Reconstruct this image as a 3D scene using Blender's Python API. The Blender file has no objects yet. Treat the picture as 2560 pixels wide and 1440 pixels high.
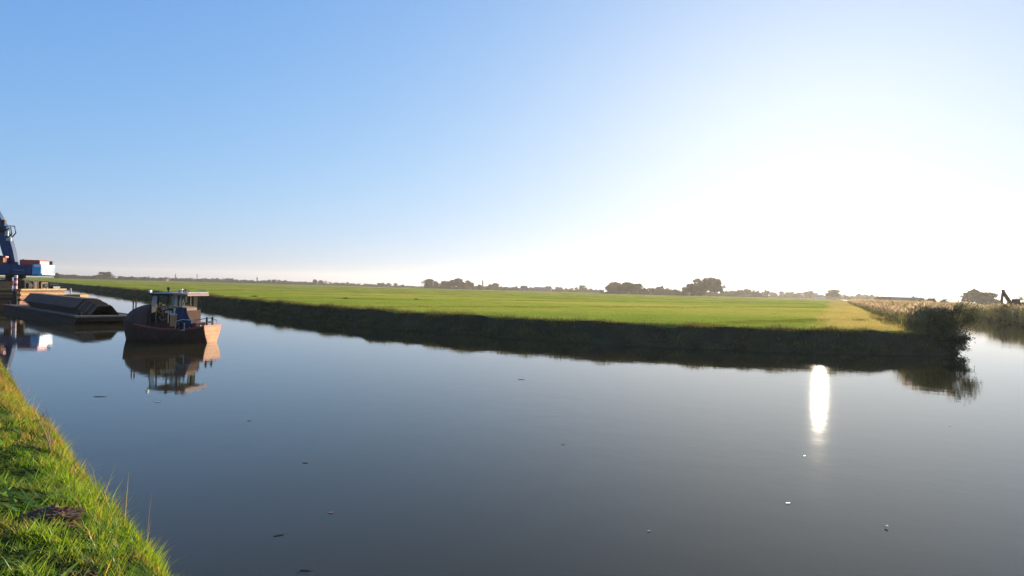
import bpy, bmesh, math, random
import numpy as np
from mathutils import Vector, Matrix, noise as mnoise

R = math.radians
rng = np.random.default_rng(7)
random.seed(7)
S = bpy.context.scene
COL = S.collection

# ------------------------------------------------------------------ camera
EYE = 3.0                       # metres above the water
F = 1500.0                      # focal length in pixels of a 2560 px wide frame
ROLL = 1.55
cam_d = bpy.data.cameras.new('camera')
cam = bpy.data.objects.new('camera', cam_d)
COL.objects.link(cam)
cam_d.sensor_width = 36.0
cam_d.lens = 36.0 * F / 2560.0
cam_d.clip_start = 0.05
cam_d.clip_end = 12000
cam.location = (0, 0, EYE)
cam.rotation_euler = (R(90.12), -R(ROLL), 0)
S.camera = cam

# ------------------------------------------------------------------ light
SUN_AZ = math.atan2(775, 1500)  # from +Y towards +X
SUN_EL = R(8.3)
world = bpy.data.worlds.new('World')
S.world = world
world.use_nodes = True
wn, wl = world.node_tree.nodes, world.node_tree.links
wn.clear()
w_out = wn.new('ShaderNodeOutputWorld')
w_bg = wn.new('ShaderNodeBackground')
sky = wn.new('ShaderNodeTexSky')
sky.sky_type = 'NISHITA'
sky.sun_disc = False
sky.sun_elevation = SUN_EL
sky.sun_rotation = SUN_AZ
sky.altitude = 0
sky.air_density = 1.0
sky.dust_density = 1.2
sky.ozone_density = 4.0
w_bg.inputs['Strength'].default_value = 0.145
w_tint = wn.new('ShaderNodeMix')
w_tint.data_type = 'RGBA'
w_tint.blend_type = 'MULTIPLY'
w_tint.inputs['Factor'].default_value = 1.0
w_tint.inputs['B'].default_value = (1.08, 1.40, 3.0, 1)
wl.new(sky.outputs[0], w_tint.inputs['A'])
# soft shoulder: c / (1 + c / w), so that the aureole of the low sun does not swamp the sky
w_div = wn.new('ShaderNodeVectorMath')
w_div.operation = 'MULTIPLY_ADD'
w_div.inputs[1].default_value = (1 / 3.1, 1 / 3.4, 1 / 3.5)
w_div.inputs[2].default_value = (1, 1, 1)
wl.new(w_tint.outputs['Result'], w_div.inputs[0])
w_sh = wn.new('ShaderNodeVectorMath')
w_sh.operation = 'DIVIDE'
wl.new(w_tint.outputs['Result'], w_sh.inputs[0])
wl.new(w_div.outputs[0], w_sh.inputs[1])
wl.new(w_sh.outputs[0], w_bg.inputs['Color'])
wl.new(w_bg.outputs[0], w_out.inputs['Surface'])

sun_d = bpy.data.lights.new('sun', 'SUN')
sun = bpy.data.objects.new('sun', sun_d)
COL.objects.link(sun)
sun_d.energy = 5.0
sun_d.angle = R(0.8)
sun_d.color = (1.0, 0.86, 0.66)
SUN_DIR = Vector((math.sin(SUN_AZ) * math.cos(SUN_EL), math.cos(SUN_AZ) * math.cos(SUN_EL), math.sin(SUN_EL)))
sun.rotation_euler = SUN_DIR.to_track_quat('Z', 'Y').to_euler()
sun.location = (0, 0, 40)

S.view_settings.view_transform = 'Standard'
S.view_settings.look = 'None'
S.view_settings.exposure = 1.22
S.view_settings.gamma = 1.0
S.view_settings.use_curve_mapping = False
S.render.engine = 'CYCLES'
S.cycles.use_denoising = True
S.cycles.max_bounces = 6
S.cycles.diffuse_bounces = 2
S.cycles.glossy_bounces = 3
S.cycles.transmission_bounces = 4
S.cycles.volume_bounces = 0
S.cycles.transparent_max_bounces = 8
S.cycles.caustics_reflective = False
S.cycles.caustics_refractive = False


# ------------------------------------------------------------------ helpers
def hor(px):
    return 723.0 + (px - 1280.0) * math.tan(R(ROLL))


def gx(px, Y):
    return (px - 1280.0) / F * Y


def gz(px, py, Y):
    return EYE - (py - hor(px)) / F * Y


def tag(o, label=None, cat=None, group=None, kind=None):
    if label: o['label'] = label
    if cat: o['category'] = cat
    if group: o['group'] = group
    if kind: o['kind'] = kind
    return o


def empty(name, loc, rz=0.0, label=None, cat=None, group=None):
    o = bpy.data.objects.new(name, None)
    o.empty_display_size = 0.3
    COL.objects.link(o)
    o.location = loc
    o.rotation_euler = (0, 0, rz)
    return tag(o, label, cat, group)


def link_mesh(name, me, parent=None):
    o = bpy.data.objects.new(name, me)
    COL.objects.link(o)
    if parent is not None:
        o.parent = parent
    return o


def copy_tree(o, parent=None):
    c = o.copy()
    COL.objects.link(c)
    if parent is not None:
        c.parent = parent
    for ch in list(o.children):
        copy_tree(ch, c)
    return c


def mesh_np(name, verts, tris, mat, cols=None, smooth=False):
    verts = np.asarray(verts, np.float32)
    tris = np.asarray(tris, np.int32)
    me = bpy.data.meshes.new(name)
    me.vertices.add(len(verts))
    me.vertices.foreach_set('co', verts.ravel())
    nt = len(tris)
    k = tris.shape[1]
    me.loops.add(nt * k)
    me.loops.foreach_set('vertex_index', tris.ravel())
    me.polygons.add(nt)
    me.polygons.foreach_set('loop_start', np.arange(nt, dtype=np.int32) * k)
    if cols is not None:
        a = me.color_attributes.new('Col', 'FLOAT_COLOR', 'POINT')
        c4 = np.ones((len(verts), 4), np.float32)
        c4[:, :3] = cols
        a.data.foreach_set('color', c4.ravel())
    me.update(calc_edges=True)
    me.polygons.foreach_set('use_smooth', np.full(nt, bool(smooth)))
    if mat is not None:
        me.materials.append(mat)
    return me


class MB:
    """collects simple shapes, builds one mesh object"""
    def __init__(self):
        self.bm = bmesh.new()

    def box(self, c, s, rot=None):
        m = Matrix.Translation(c)
        if rot is not None:
            m = m @ rot.to_4x4()
        m = m @ Matrix.Diagonal((s[0], s[1], s[2], 1))
        bmesh.ops.create_cube(self.bm, size=1.0, matrix=m)
        return self

    def bar(self, a, b, w, h=None):
        a, b = Vector(a), Vector(b)
        d = b - a
        q = d.to_track_quat('X', 'Z').to_matrix()
        return self.box((a + b) / 2, (d.length, w, h or w), q)

    def tube(self, pts, r, n=8, closed=False):
        pts = [Vector(p) for p in pts]
        rings = []
        N = len(pts)
        for i, p in enumerate(pts):
            if closed:
                d = pts[(i + 1) % N] - pts[i - 1]
            else:
                d = pts[min(i + 1, N - 1)] - pts[max(i - 1, 0)]
            q = d.to_track_quat('Z', 'Y')
            rr = r[i] if isinstance(r, (list, tuple)) else r
            rings.append([self.bm.verts.new(p + q @ Vector((rr * math.cos(2 * math.pi * k / n), rr * math.sin(2 * math.pi * k / n), 0))) for k in range(n)])
        for i in range(N if closed else N - 1):
            A, B = rings[i], rings[(i + 1) % N]
            for k in range(n):
                self.bm.faces.new((A[k], A[(k + 1) % n], B[(k + 1) % n], B[k]))
        if not closed:
            self.bm.faces.new(rings[0][::-1])
            self.bm.faces.new(rings[-1])
        return self

    def loft(self, sections, cap=True, closed=False):
        rings = [[self.bm.verts.new(p) for p in s] for s in sections]
        n = len(rings[0])
        for A, B in zip(rings[:-1], rings[1:]):
            for k in range(n if closed else n - 1):
                k2 = (k + 1) % n
                try:
                    self.bm.faces.new((A[k], A[k2], B[k2], B[k]))
                except ValueError:
                    pass
        if cap and closed:
            self.bm.faces.new(rings[0][::-1])
            self.bm.faces.new(rings[-1])
        return self

    def prism(self, poly, ext, axis='y'):
        """poly: list of 2d points; extruded along axis from ext[0] to ext[1]"""
        def P(u, v, t):
            return {'y': (u, t, v), 'x': (t, u, v), 'z': (u, v, t)}[axis]
        A = [self.bm.verts.new(P(u, v, ext[0])) for u, v in poly]
        B = [self.bm.verts.new(P(u, v, ext[1])) for u, v in poly]
        n = len(poly)
        self.bm.faces.new(A)
        self.bm.faces.new(B[::-1])
        for k in range(n):
            self.bm.faces.new((A[k], B[k], B[(k + 1) % n], A[(k + 1) % n]))
        return self

    def build(self, name, mat, parent=None, bevel=0.0, smooth=False):
        bmesh.ops.recalc_face_normals(self.bm, faces=self.bm.faces)
        if bevel:
            bmesh.ops.bevel(self.bm, geom=[e for e in self.bm.edges if e.calc_face_angle(0) > 0.6], offset=bevel, segments=1, affect='EDGES')
        me = bpy.data.meshes.new(name)
        self.bm.to_mesh(me)
        self.bm.free()
        if smooth:
            for p in me.polygons:
                p.use_smooth = True
        me.materials.append(mat)
        return link_mesh(name, me, parent)


# ------------------------------------------------------------------ materials
def new_mat(name):
    m = bpy.data.materials.new(name)
    m.use_nodes = True
    nt = m.node_tree
    nt.nodes.clear()
    out = nt.nodes.new('ShaderNodeOutputMaterial')
    return m, nt, out


def paint(name, c1, c2=None, scale=3.0, rough=0.6, metal=0.0, bump=0.0, stretch=(1, 1, 1), c3=None, lo=0.4, hi=0.62):
    """worn surface: base colour c1 broken up by c2 in patches and c3 in small flecks"""
    m, nt, out = new_mat(name)
    N, L = nt.nodes, nt.links
    b = N.new('ShaderNodeBsdfPrincipled')
    b.inputs['Specular IOR Level'].default_value = 0.3
    b.inputs['Roughness'].default_value = rough
    b.inputs['Metallic'].default_value = metal
    L.new(b.outputs[0], out.inputs[0])
    tc = N.new('ShaderNodeTexCoord')
    mp = N.new('ShaderNodeMapping')
    mp.inputs['Scale'].default_value = stretch
    L.new(tc.outputs['Object'], mp.inputs[0])
    no = N.new('ShaderNodeTexNoise')
    no.inputs['Scale'].default_value = scale
    no.inputs['Detail'].default_value = 6
    no.inputs['Roughness'].default_value = 0.65
    L.new(mp.outputs[0], no.inputs['Vector'])
    rp = N.new('ShaderNodeValToRGB')
    rp.color_ramp.elements[0].position = lo
    rp.color_ramp.elements[0].color = (*c1, 1)
    rp.color_ramp.elements[1].position = hi
    rp.color_ramp.elements[1].color = (*(c2 or c1), 1)
    L.new(no.outputs[0], rp.inputs[0])
    colour = rp.outputs[0]
    if c3:
        n2 = N.new('ShaderNodeTexNoise')
        n2.inputs['Scale'].default_value = scale * 6
        n2.inputs['Detail'].default_value = 4
        L.new(mp.outputs[0], n2.inputs['Vector'])
        r2 = N.new('ShaderNodeValToRGB')
        r2.color_ramp.elements[0].position = 0.56
        r2.color_ramp.elements[1].position = 0.66
        L.new(n2.outputs[0], r2.inputs[0])
        mx = N.new('ShaderNodeMix')
        mx.data_type = 'RGBA'
        L.new(r2.outputs[0], mx.inputs['Factor'])
        L.new(colour, mx.inputs['A'])
        mx.inputs['B'].default_value = (*c3, 1)
        colour = mx.outputs['Result']
    L.new(colour, b.inputs['Base Color'])
    if bump:
        bp = N.new('ShaderNodeBump')
        bp.inputs['Strength'].default_value = bump
        bp.inputs['Distance'].default_value = 0.02
        L.new(no.outputs[0], bp.inputs['Height'])
        L.new(bp.outputs[0], b.inputs['Normal'])
    return m


def leafy(name, trans=0.45, rough=0.5, spec=0.25, tint=(1, 1, 1), tcol=(1, 1, 1)):
    """thin leaf: per-blade colour, part of the light passes through"""
    m, nt, out = new_mat(name)
    N, L = nt.nodes, nt.links
    at = N.new('ShaderNodeAttribute')
    at.attribute_name = 'Col'
    b = N.new('ShaderNodeBsdfPrincipled')
    b.inputs['Roughness'].default_value = rough
    b.inputs['Specular IOR Level'].default_value = spec
    t = N.new('ShaderNodeBsdfTranslucent')
    mul = N.new('ShaderNodeMix')
    mul.data_type = 'RGBA'
    mul.blend_type = 'MULTIPLY'
    mul.inputs['Factor'].default_value = 1
    mul.inputs['B'].default_value = (*tint, 1)
    L.new(at.outputs['Color'], mul.inputs['A'])
    L.new(mul.outputs['Result'], b.inputs['Base Color'])
    m2 = N.new('ShaderNodeMix')
    m2.data_type = 'RGBA'
    m2.blend_type = 'MULTIPLY'
    m2.inputs['Factor'].default_value = 1
    m2.inputs['B'].default_value = (*tcol, 1)
    L.new(mul.outputs['Result'], m2.inputs['A'])
    L.new(m2.outputs['Result'], t.inputs['Color'])
    mix = N.new('ShaderNodeMixShader')
    mix.inputs[0].default_value = trans
    L.new(b.outputs[0], mix.inputs[1])
    L.new(t.outputs[0], mix.inputs[2])
    L.new(mix.outputs[0], out.inputs[0])
    return m


def ground_mat(name, cols, scale=0.35, fine=9.0, bump=0.5, stretch=(1, 1, 1)):
    m, nt, out = new_mat(name)
    N, L = nt.nodes, nt.links
    b = N.new('ShaderNodeBsdfPrincipled')
    b.inputs['Roughness'].default_value = 0.95
    b.inputs['Specular IOR Level'].default_value = 0.0
    L.new(b.outputs[0], out.inputs[0])
    tc = N.new('ShaderNodeTexCoord')
    mp = N.new('ShaderNodeMapping')
    mp.inputs['Scale'].default_value = stretch
    L.new(tc.outputs['Object'], mp.inputs[0])
    n1 = N.new('ShaderNodeTexNoise')
    n1.inputs['Scale'].default_value = scale
    n1.inputs['Detail'].default_value = 8
    n1.inputs['Roughness'].default_value = 0.62
    L.new(mp.outputs[0], n1.inputs['Vector'])
    rp = N.new('ShaderNodeValToRGB')
    e = rp.color_ramp.elements
    e[0].position, e[0].color = 0.3, (*cols[0], 1)
    e[1].position, e[1].color = 0.7, (*cols[-1], 1)
    for i, c in enumerate(cols[1:-1]):
        k = e.new(0.3 + 0.4 * (i + 1) / (len(cols) - 1))
        k.color = (*c, 1)
    L.new(n1.outputs[0], rp.inputs[0])
    n2 = N.new('ShaderNodeTexNoise')
    n2.inputs['Scale'].default_value = fine
    n2.inputs['Detail'].default_value = 5
    L.new(mp.outputs[0], n2.inputs['Vector'])
    mx = N.new('ShaderNodeMix')
    mx.data_type = 'RGBA'
    mx.blend_type = 'OVERLAY'
    mx.inputs['Factor'].default_value = 0.5
    L.new(rp.outputs[0], mx.inputs['A'])
    L.new(n2.outputs[0], mx.inputs['B'])
    L.new(mx.outputs['Result'], b.inputs['Base Color'])
    bp = N.new('ShaderNodeBump')
    bp.inputs['Strength'].default_value = bump
    bp.inputs['Distance'].default_value = 0.15
    L.new(n2.outputs[0], bp.inputs['Height'])
    L.new(bp.outputs[0], b.inputs['Normal'])
    return m


M = {}
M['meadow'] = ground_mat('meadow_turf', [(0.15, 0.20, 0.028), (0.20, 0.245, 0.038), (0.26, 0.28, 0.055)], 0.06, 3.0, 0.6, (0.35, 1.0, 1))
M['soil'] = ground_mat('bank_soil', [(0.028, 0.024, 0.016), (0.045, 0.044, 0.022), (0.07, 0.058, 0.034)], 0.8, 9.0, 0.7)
M['turf'] = ground_mat('bank_turf', [(0.020, 0.030, 0.008), (0.035, 0.060, 0.012), (0.05, 0.05, 0.02)], 1.3, 14.0, 0.8)
M['earth'] = paint('loose_earth', (0.10, 0.045, 0.022), (0.19, 0.09, 0.045), 14, 0.95, 0, 1.0, c3=(0.28, 0.14, 0.07))
M['grass'] = leafy('grass_blade', 0.55, 0.45, 0.3, (1, 1, 1), (1.25, 1.1, 0.55))
M['sgrass'] = leafy('slope_blade', 0.45, 0.8, 0.04, (1, 1, 1), (1.2, 1.1, 0.6))
M['mgrass'] = leafy('meadow_blade', 0.6, 0.8, 0.03, (1, 1, 1), (1.2, 1.05, 0.6))
M['reed'] = leafy('reed_leaf', 0.6, 0.8, 0.04)
M['leaf'] = leafy('tree_leaf', 0.3, 0.8, 0.04)
M['bark'] = paint('bark', (0.06, 0.05, 0.04), (0.03, 0.025, 0.02), 8, 0.9, 0, 0.5)
M['rust'] = paint('rusty_steel', (0.085, 0.04, 0.022), (0.055, 0.03, 0.022), 2.2, 0.75, 0.2, 0.4, c3=(0.16, 0.065, 0.025))
M['pile'] = paint('pile_steel', (0.080, 0.052, 0.042), (0.12, 0.060, 0.036), 1.6, 0.9, 0.0, 0.4, (0.3, 1, 1), c3=(0.13, 0.06, 0.033))
M['deck'] = paint('barge_deck', (0.13, 0.085, 0.06), (0.075, 0.05, 0.04), 2.0, 0.8, 0.1, 0.4, c3=(0.2, 0.12, 0.07))
M['ochre'] = paint('ochre_timber', (0.42, 0.27, 0.06), (0.30, 0.17, 0.05), 2.0, 0.75, 0, 0.3)
M['pontoon'] = paint('pontoon_side', (0.33, 0.13, 0.06), (0.20, 0.08, 0.04), 1.2, 0.75, 0.1, 0.3, c3=(0.11, 0.05, 0.03))
M['hull'] = paint('hull_paint', (0.095, 0.040, 0.026), (0.060, 0.028, 0.020), 2.5, 0.9, 0.0, 0.4, c3=(0.13, 0.05, 0.025))
M['cabin'] = paint('cabin_paint', (0.125, 0.060, 0.048), (0.085, 0.045, 0.038), 2.0, 0.95, 0.0, 0.3, c3=(0.10, 0.048, 0.032))
M['transom'] = paint('sunlit_stern', (0.80, 0.40, 0.13), (0.78, 0.24, 0.10), 1.6, 0.6, 0, 0.3, (1, 1, 3), c3=(0.38, 0.16, 0.08))  # bright orange carries the sunlight on the stern plate
M['rim'] = paint('red_rim', (0.42, 0.07, 0.055), (0.28, 0.06, 0.045), 3, 0.55, 0, 0.2, c3=(0.15, 0.05, 0.04))
M['orange'] = paint('orange_box', (0.55, 0.23, 0.09), (0.42, 0.16, 0.07), 4, 0.6, 0, 0.2)
M['roof'] = paint('roof_paint', (0.46, 0.45, 0.41), (0.34, 0.33, 0.30), 3, 0.6, 0, 0.2)
M['dark'] = paint('dark_steel', (0.016, 0.015, 0.015), (0.028, 0.022, 0.020), 4, 0.8, 0.0, 0.2)
M['pale'] = paint('pale_paint', (0.62, 0.60, 0.54), (0.45, 0.43, 0.38), 5, 0.6, 0, 0.2)
M['wood'] = paint('weathered_board', (0.36, 0.25, 0.16), (0.24, 0.16, 0.10), 3, 0.8, 0, 0.3, (1, 6, 1))
M['tarp'] = paint('blue_tarp', (0.018, 0.035, 0.085), (0.012, 0.022, 0.05), 3, 0.55, 0, 0.6)
M['rubber'] = paint('rubber', (0.018, 0.017, 0.016), (0.03, 0.028, 0.026), 6, 0.85)
M['white'] = paint('white_paint', (0.80, 0.80, 0.78), (0.72, 0.72, 0.70), 4, 0.45)
M['blue'] = paint('machine_blue', (0.010, 0.060, 0.16), (0.008, 0.045, 0.12), 2, 0.7, 0, 0.05, c3=(0.025, 0.05, 0.09))
M['cyan'] = paint('counterweight_blue', (0.11, 0.42, 0.68), (0.09, 0.36, 0.60), 2, 0.4)
M['red'] = paint('machine_red', (0.62, 0.07, 0.05), (0.50, 0.055, 0.045), 3, 0.45)
M['redbrown'] = paint('worn_red', (0.25, 0.06, 0.035), (0.15, 0.05, 0.03), 3, 0.7, 0, 0.2)
M['brown'] = paint('brown_tank', (0.33, 0.17, 0.075), (0.22, 0.11, 0.05), 3, 0.7, 0, 0.2)
M['chrome'] = paint('bright_steel', (0.65, 0.65, 0.66), None, 3, 0.3, 0.8)
M['brick'] = paint('brick_wall', (0.22, 0.11, 0.08), (0.17, 0.09, 0.07), 1, 0.9)
M['tile'] = paint('tile_roof', (0.10, 0.055, 0.045), (0.07, 0.05, 0.05), 1, 0.8)
M['slate'] = paint('grey_roof', (0.13, 0.14, 0.16), (0.10, 0.11, 0.13), 0.5, 0.7)
M['driftweed'] = paint('driftweed', (0.10, 0.085, 0.06), (0.07, 0.06, 0.045), 6, 0.7)
M['straw'] = paint('dry_stalk', (0.42, 0.30, 0.14), (0.30, 0.2, 0.09), 6, 0.8)


def glass_mat():
    m, nt, out = new_mat('window_glass')
    N, L = nt.nodes, nt.links
    g = N.new('ShaderNodeBsdfGlossy')
    g.inputs['Roughness'].default_value = 0.05
    t = N.new('ShaderNodeBsdfTransparent')
    t.inputs[0].default_value = (0.80, 0.85, 0.84, 1)
    d = N.new('ShaderNodeBsdfDiffuse')
    d.inputs[0].default_value = (0.55, 0.56, 0.54, 1)
    a = N.new('ShaderNodeMixShader')
    a.inputs[0].default_value = 0.25
    L.new(t.outputs[0], a.inputs[1])
    L.new(g.outputs[0], a.inputs[2])
    c = N.new('ShaderNodeMixShader')
    c.inputs[0].default_value = 0.35      # pale diffuse share mixed into the pane
    L.new(a.outputs[0], c.inputs[1])
    L.new(d.outputs[0], c.inputs[2])
    L.new(c.outputs[0], out.inputs[0])
    return m


M['glass'] = glass_mat()


def water_mat():
    m, nt, out = new_mat('canal_water')
    N, L = nt.nodes, nt.links
    b = N.new('ShaderNodeBsdfPrincipled')
    b.inputs['Base Color'].default_value = (0.044, 0.034, 0.012, 1)
    b.inputs['Roughness'].default_value = 0.022
    b.inputs['IOR'].default_value = 1.5
    b.inputs['Specular Tint'].default_value = (0.17, 0.11, 0.04, 1)   # brown tint dims the reflection at steep angles
    L.new(b.outputs[0], out.inputs[0])
    tc = N.new('ShaderNodeTexCoord')
    mp = N.new('ShaderNodeMapping')
    mp.inputs['Scale'].default_value = (0.8, 1.0, 1)
    mp.inputs['Rotation'].default_value = (0, 0, R(25))
    L.new(tc.outputs['Object'], mp.inputs[0])
    n1 = N.new('ShaderNodeTexNoise')
    n1.inputs['Scale'].default_value = 1.4
    n1.inputs['Detail'].default_value = 3
    n1.inputs['Roughness'].default_value = 0.5
    L.new(mp.outputs[0], n1.inputs['Vector'])
    n2 = N.new('ShaderNodeTexNoise')
    n2.inputs['Scale'].default_value = 9.0
    n2.inputs['Detail'].default_value = 2
    L.new(mp.outputs[0], n2.inputs['Vector'])
    ad = N.new('ShaderNodeMath')
    ad.operation = 'MULTIPLY_ADD'
    ad.inputs[1].default_value = 0.25
    L.new(n2.outputs[0], ad.inputs[0])
    L.new(n1.outputs[0], ad.inputs[2])
    bp = N.new('ShaderNodeBump')
    n3 = N.new('ShaderNodeTexNoise')             # light airs: patches of faint ripple between glassy water
    n3.inputs['Scale'].default_value = 0.10
    n3.inputs['Detail'].default_value = 3
    L.new(tc.outputs['Object'], n3.inputs['Vector'])
    mr = N.new('ShaderNodeMapRange')
    mr.inputs['From Min'].default_value = 0.40
    mr.inputs['From Max'].default_value = 0.68
    mr.inputs['To Min'].default_value = 0.035
    mr.inputs['To Max'].default_value = 0.10
    L.new(n3.outputs[0], mr.inputs['Value'])
    L.new(mr.outputs[0], bp.inputs['Strength'])
    bp.inputs['Distance'].default_value = 0.05
    L.new(ad.outputs[0], bp.inputs['Height'])
    L.new(bp.outputs[0], b.inputs['Normal'])
    return m


M['water'] = water_mat()


# ------------------------------------------------------------------ curves in plan
def catmull(pts, step):
    P = [Vector(p) for p in pts]
    out = []
    for i in range(len(P) - 1):
        p0, p1, p2, p3 = P[max(i - 1, 0)], P[i], P[i + 1], P[min(i + 2, len(P) - 1)]
        d = (p2 - p1).length
        mid = (p1 + p2).length / 2
        n = max(2, int(d / (step * max(1.0, mid / 45.0))))
        t1, t2 = (p2 - p0) * 0.5, (p3 - p1) * 0.5
        m1 = t1.normalized() * d if t1.length else t1
        m2 = t2.normalized() * d if t2.length else t2
        for k in range(n):
            t = k / n
            t3, tt = t * t * t, t * t
            out.append(p1 * (2 * t3 - 3 * tt + 1) + m1 * (t3 - 2 * tt + t) + p2 * (-2 * t3 + 3 * tt) + m2 * (t3 - tt))
    out.append(P[-1])
    return out


def normals(pts, side):
    ns = []
    for i in range(len(pts)):
        d = (pts[min(i + 1, len(pts) - 1)] - pts[max(i - 1, 0)]).normalized()
        ns.append(Vector((-d.y, d.x)) * side)
    return ns


def fbm(x, y, z=0.0):
    return mnoise.fractal((x, y, z), 1.0, 2.0, 3)


def bank_mesh(name, pts, ns, rows, amp, mats, far, slope_rows, wob=0.3):
    """strip from under the water up to the plateau, then the flat land out to the far outline"""
    bm = bmesh.new()
    grid = []
    for o, z in rows:
        line = []
        for p, n in zip(pts, ns):
            k = 0 if o <= rows[0][0] else 1
            w = fbm(p.x * 0.5, p.y * 0.5, o * 0.7) * amp
            oo = o + fbm(p.x * 0.33 + 9, p.y * 0.33, 3.0) * wob
            last = (o == rows[-1][0])
            line.append(bm.verts.new((p.x + n.x * oo, p.y + n.y * oo, z + (0 if last else w * k))))
        grid.append(line)
    for r in range(len(rows) - 1):
        for i in range(len(pts) - 1):
            f = bm.faces.new((grid[r][i], grid[r][i + 1], grid[r + 1][i + 1], grid[r + 1][i]))
            f.material_index = 0 if r < slope_rows else 1
            f.smooth = True
    zt = rows[-1][1]
    loop = list(grid[-1]) + [bm.verts.new((x, y, zt)) for x, y in far]
    f = bm.faces.new(loop)
    f.material_index = 1
    bmesh.ops.triangulate(bm, faces=[f])
    for f in bm.faces:
        f.normal_update()
        if f.normal.z < 0:
            f.normal_flip()
    me = bpy.data.meshes.new(name)
    bm.to_mesh(me)
    bm.free()
    for m in mats:
        me.materials.append(m)
    return link_mesh(name, me)


DIR2 = Vector((0.475, 0.88)).normalized()
A0 = Vector((28.2, 40.5))
B0 = Vector((66.0, 78.0))
far_pts = [(-900, 1021), (-400, 472), (-153, 200), (-73, 112), (-40, 75.5), (-27.6, 61), (-20.7, 53.6), (-13.5, 46.5), (-7.8, 41.7), (0.5, 36.8),
           (7, 34.2), (13.5, 32.8), (18.5, 32.7), (22.8, 33.2), (25.6, 34.5), (27.0, 37.0), tuple(A0)] + [tuple(A0 + DIR2 * t) for t in (40, 110, 240, 600, 1400)]
FAR = catmull(far_pts, 0.5)
FARN = normals(FAR, 1)
MEADOW_Z = 1.15
near_pts = [(-420, 440), (-120, 124), (-60, 63), (-20, 22.2), (-12.2, 14.0), (-8.85, 10.5), (-6.35, 7.94), (-4.6, 6.25), (-3.22, 4.73), (-2.62, 3.85), (-1.7, 2.6), (-0.1, 1.0), (3, -1.7), (10, -8), (60, -55), (300, -260)]
NEAR = catmull(near_pts, 0.25)
NEARN = normals(NEAR, -1)
right_pts = [(90, -40), (62, 5), (52, 35), (56, 57)] + [tuple(B0 + DIR2 * t) for t in (0, 33, 90, 240, 600, 1400)]
RIGHT = catmull(right_pts, 1.0)
RIGHTN = normals(RIGHT, -1)

# ------------------------------------------------------------------ setting
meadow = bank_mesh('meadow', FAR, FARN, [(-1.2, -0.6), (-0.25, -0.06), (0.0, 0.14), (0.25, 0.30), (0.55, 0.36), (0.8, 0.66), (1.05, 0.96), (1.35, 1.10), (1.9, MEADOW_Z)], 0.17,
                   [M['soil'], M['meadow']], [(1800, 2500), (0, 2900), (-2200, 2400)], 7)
tag(meadow, 'flat green meadow with a dark bank across the canal', None, None, 'structure')
near_bank = bank_mesh('near_bank', NEAR, NEARN, [(-0.75, -0.5), (-0.6, 0.1), (-0.42, 0.5), (-0.2, 0.80), (0.1, 0.95), (0.5, 1.04), (1.0, 1.14), (1.8, 1.24), (3.0, 1.32), (5, 1.38)], 0.09,
                      [M['soil'], M['turf']], [(200, -500), (-900, -500), (-900, 440)], 2, 0.16)
tag(near_bank, 'grassy near bank sloping down into the canal', None, None, 'structure')
right_bank = bank_mesh('right_bank', RIGHT, RIGHTN, [(-1.2, -0.6), (-0.2, -0.05), (0.2, 0.2), (0.8, 0.6), (1.6, 0.9), (3, 1.0)], 0.08,
                       [M['soil'], M['meadow']], [(2400, 1500), (2400, -40)], 4)
tag(right_bank, 'reed fringed bank of the side channel', None, None, 'structure')

me = mesh_np('water', [(-2300, -500, 0), (2400, -500, 0), (2400, 2900, 0), (-2300, 2900, 0)], [(0, 1, 2), (0, 2, 3)], M['water'])
water = link_mesh('water', me)
tag(water, 'calm canal water mirroring the sky', None, None, 'structure')

#@@HAZE
hz, nt, out = new_mat('air_haze')
v = nt.nodes.new('ShaderNodeVolumePrincipled')
v.inputs['Color'].default_value = (1.0, 0.94, 0.86, 1)
v.inputs['Density'].default_value = 0.00015
v.inputs['Anisotropy'].default_value = 0.4
nt.links.new(v.outputs[0], out.inputs['Volume'])
mb = MB()
mb.box((100, 1200, 26.5), (5400, 3800, 57))
haze = mb.build('haze', hz)
tag(haze, 'thin pale autumn haze over the fields', None, None, 'stuff')

# ------------------------------------------------------------------ grass, reeds
def land_sampler(pts, ns):
    P = np.array([(p.x, p.y) for p in pts], np.float32)
    Nn = np.array([(n.x, n.y) for n in ns], np.float32)
    L = np.r_[0, np.cumsum(np.linalg.norm(np.diff(P, axis=0), axis=1))]

    def at(t, off):
        i = np.clip(np.searchsorted(L, t) - 1, 0, len(P) - 2)
        f = ((t - L[i]) / (L[i + 1] - L[i]))[:, None]
        p = P[i] * (1 - f) + P[i + 1] * f
        n = Nn[i] * (1 - f) + Nn[i + 1] * f
        return p + n * off[:, None]
    return at, L, P


def height_lookup(o):
    """z of the ground below (x, y), by rays onto the object's own mesh"""
    from mathutils.bvhtree import BVHTree
    me = o.data
    t = BVHTree.FromPolygons([v.co for v in me.vertices], [p.vertices[:] for p in me.polygons])

    def z(xy):
        out = np.zeros(len(xy), np.float32)
        dn = Vector((0, 0, -1))
        for i, (x, y) in enumerate(xy):
            h = t.ray_cast(Vector((float(x), float(y), 50.0)), dn)
            out[i] = h[0].z if h[0] is not None else -9
        return out
    return z


def vnoise(xy, scale, seed=0.0):
    return np.array([mnoise.noise((float(x) * scale + seed, float(y) * scale - seed, seed)) for x, y in xy], np.float32)


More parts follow.
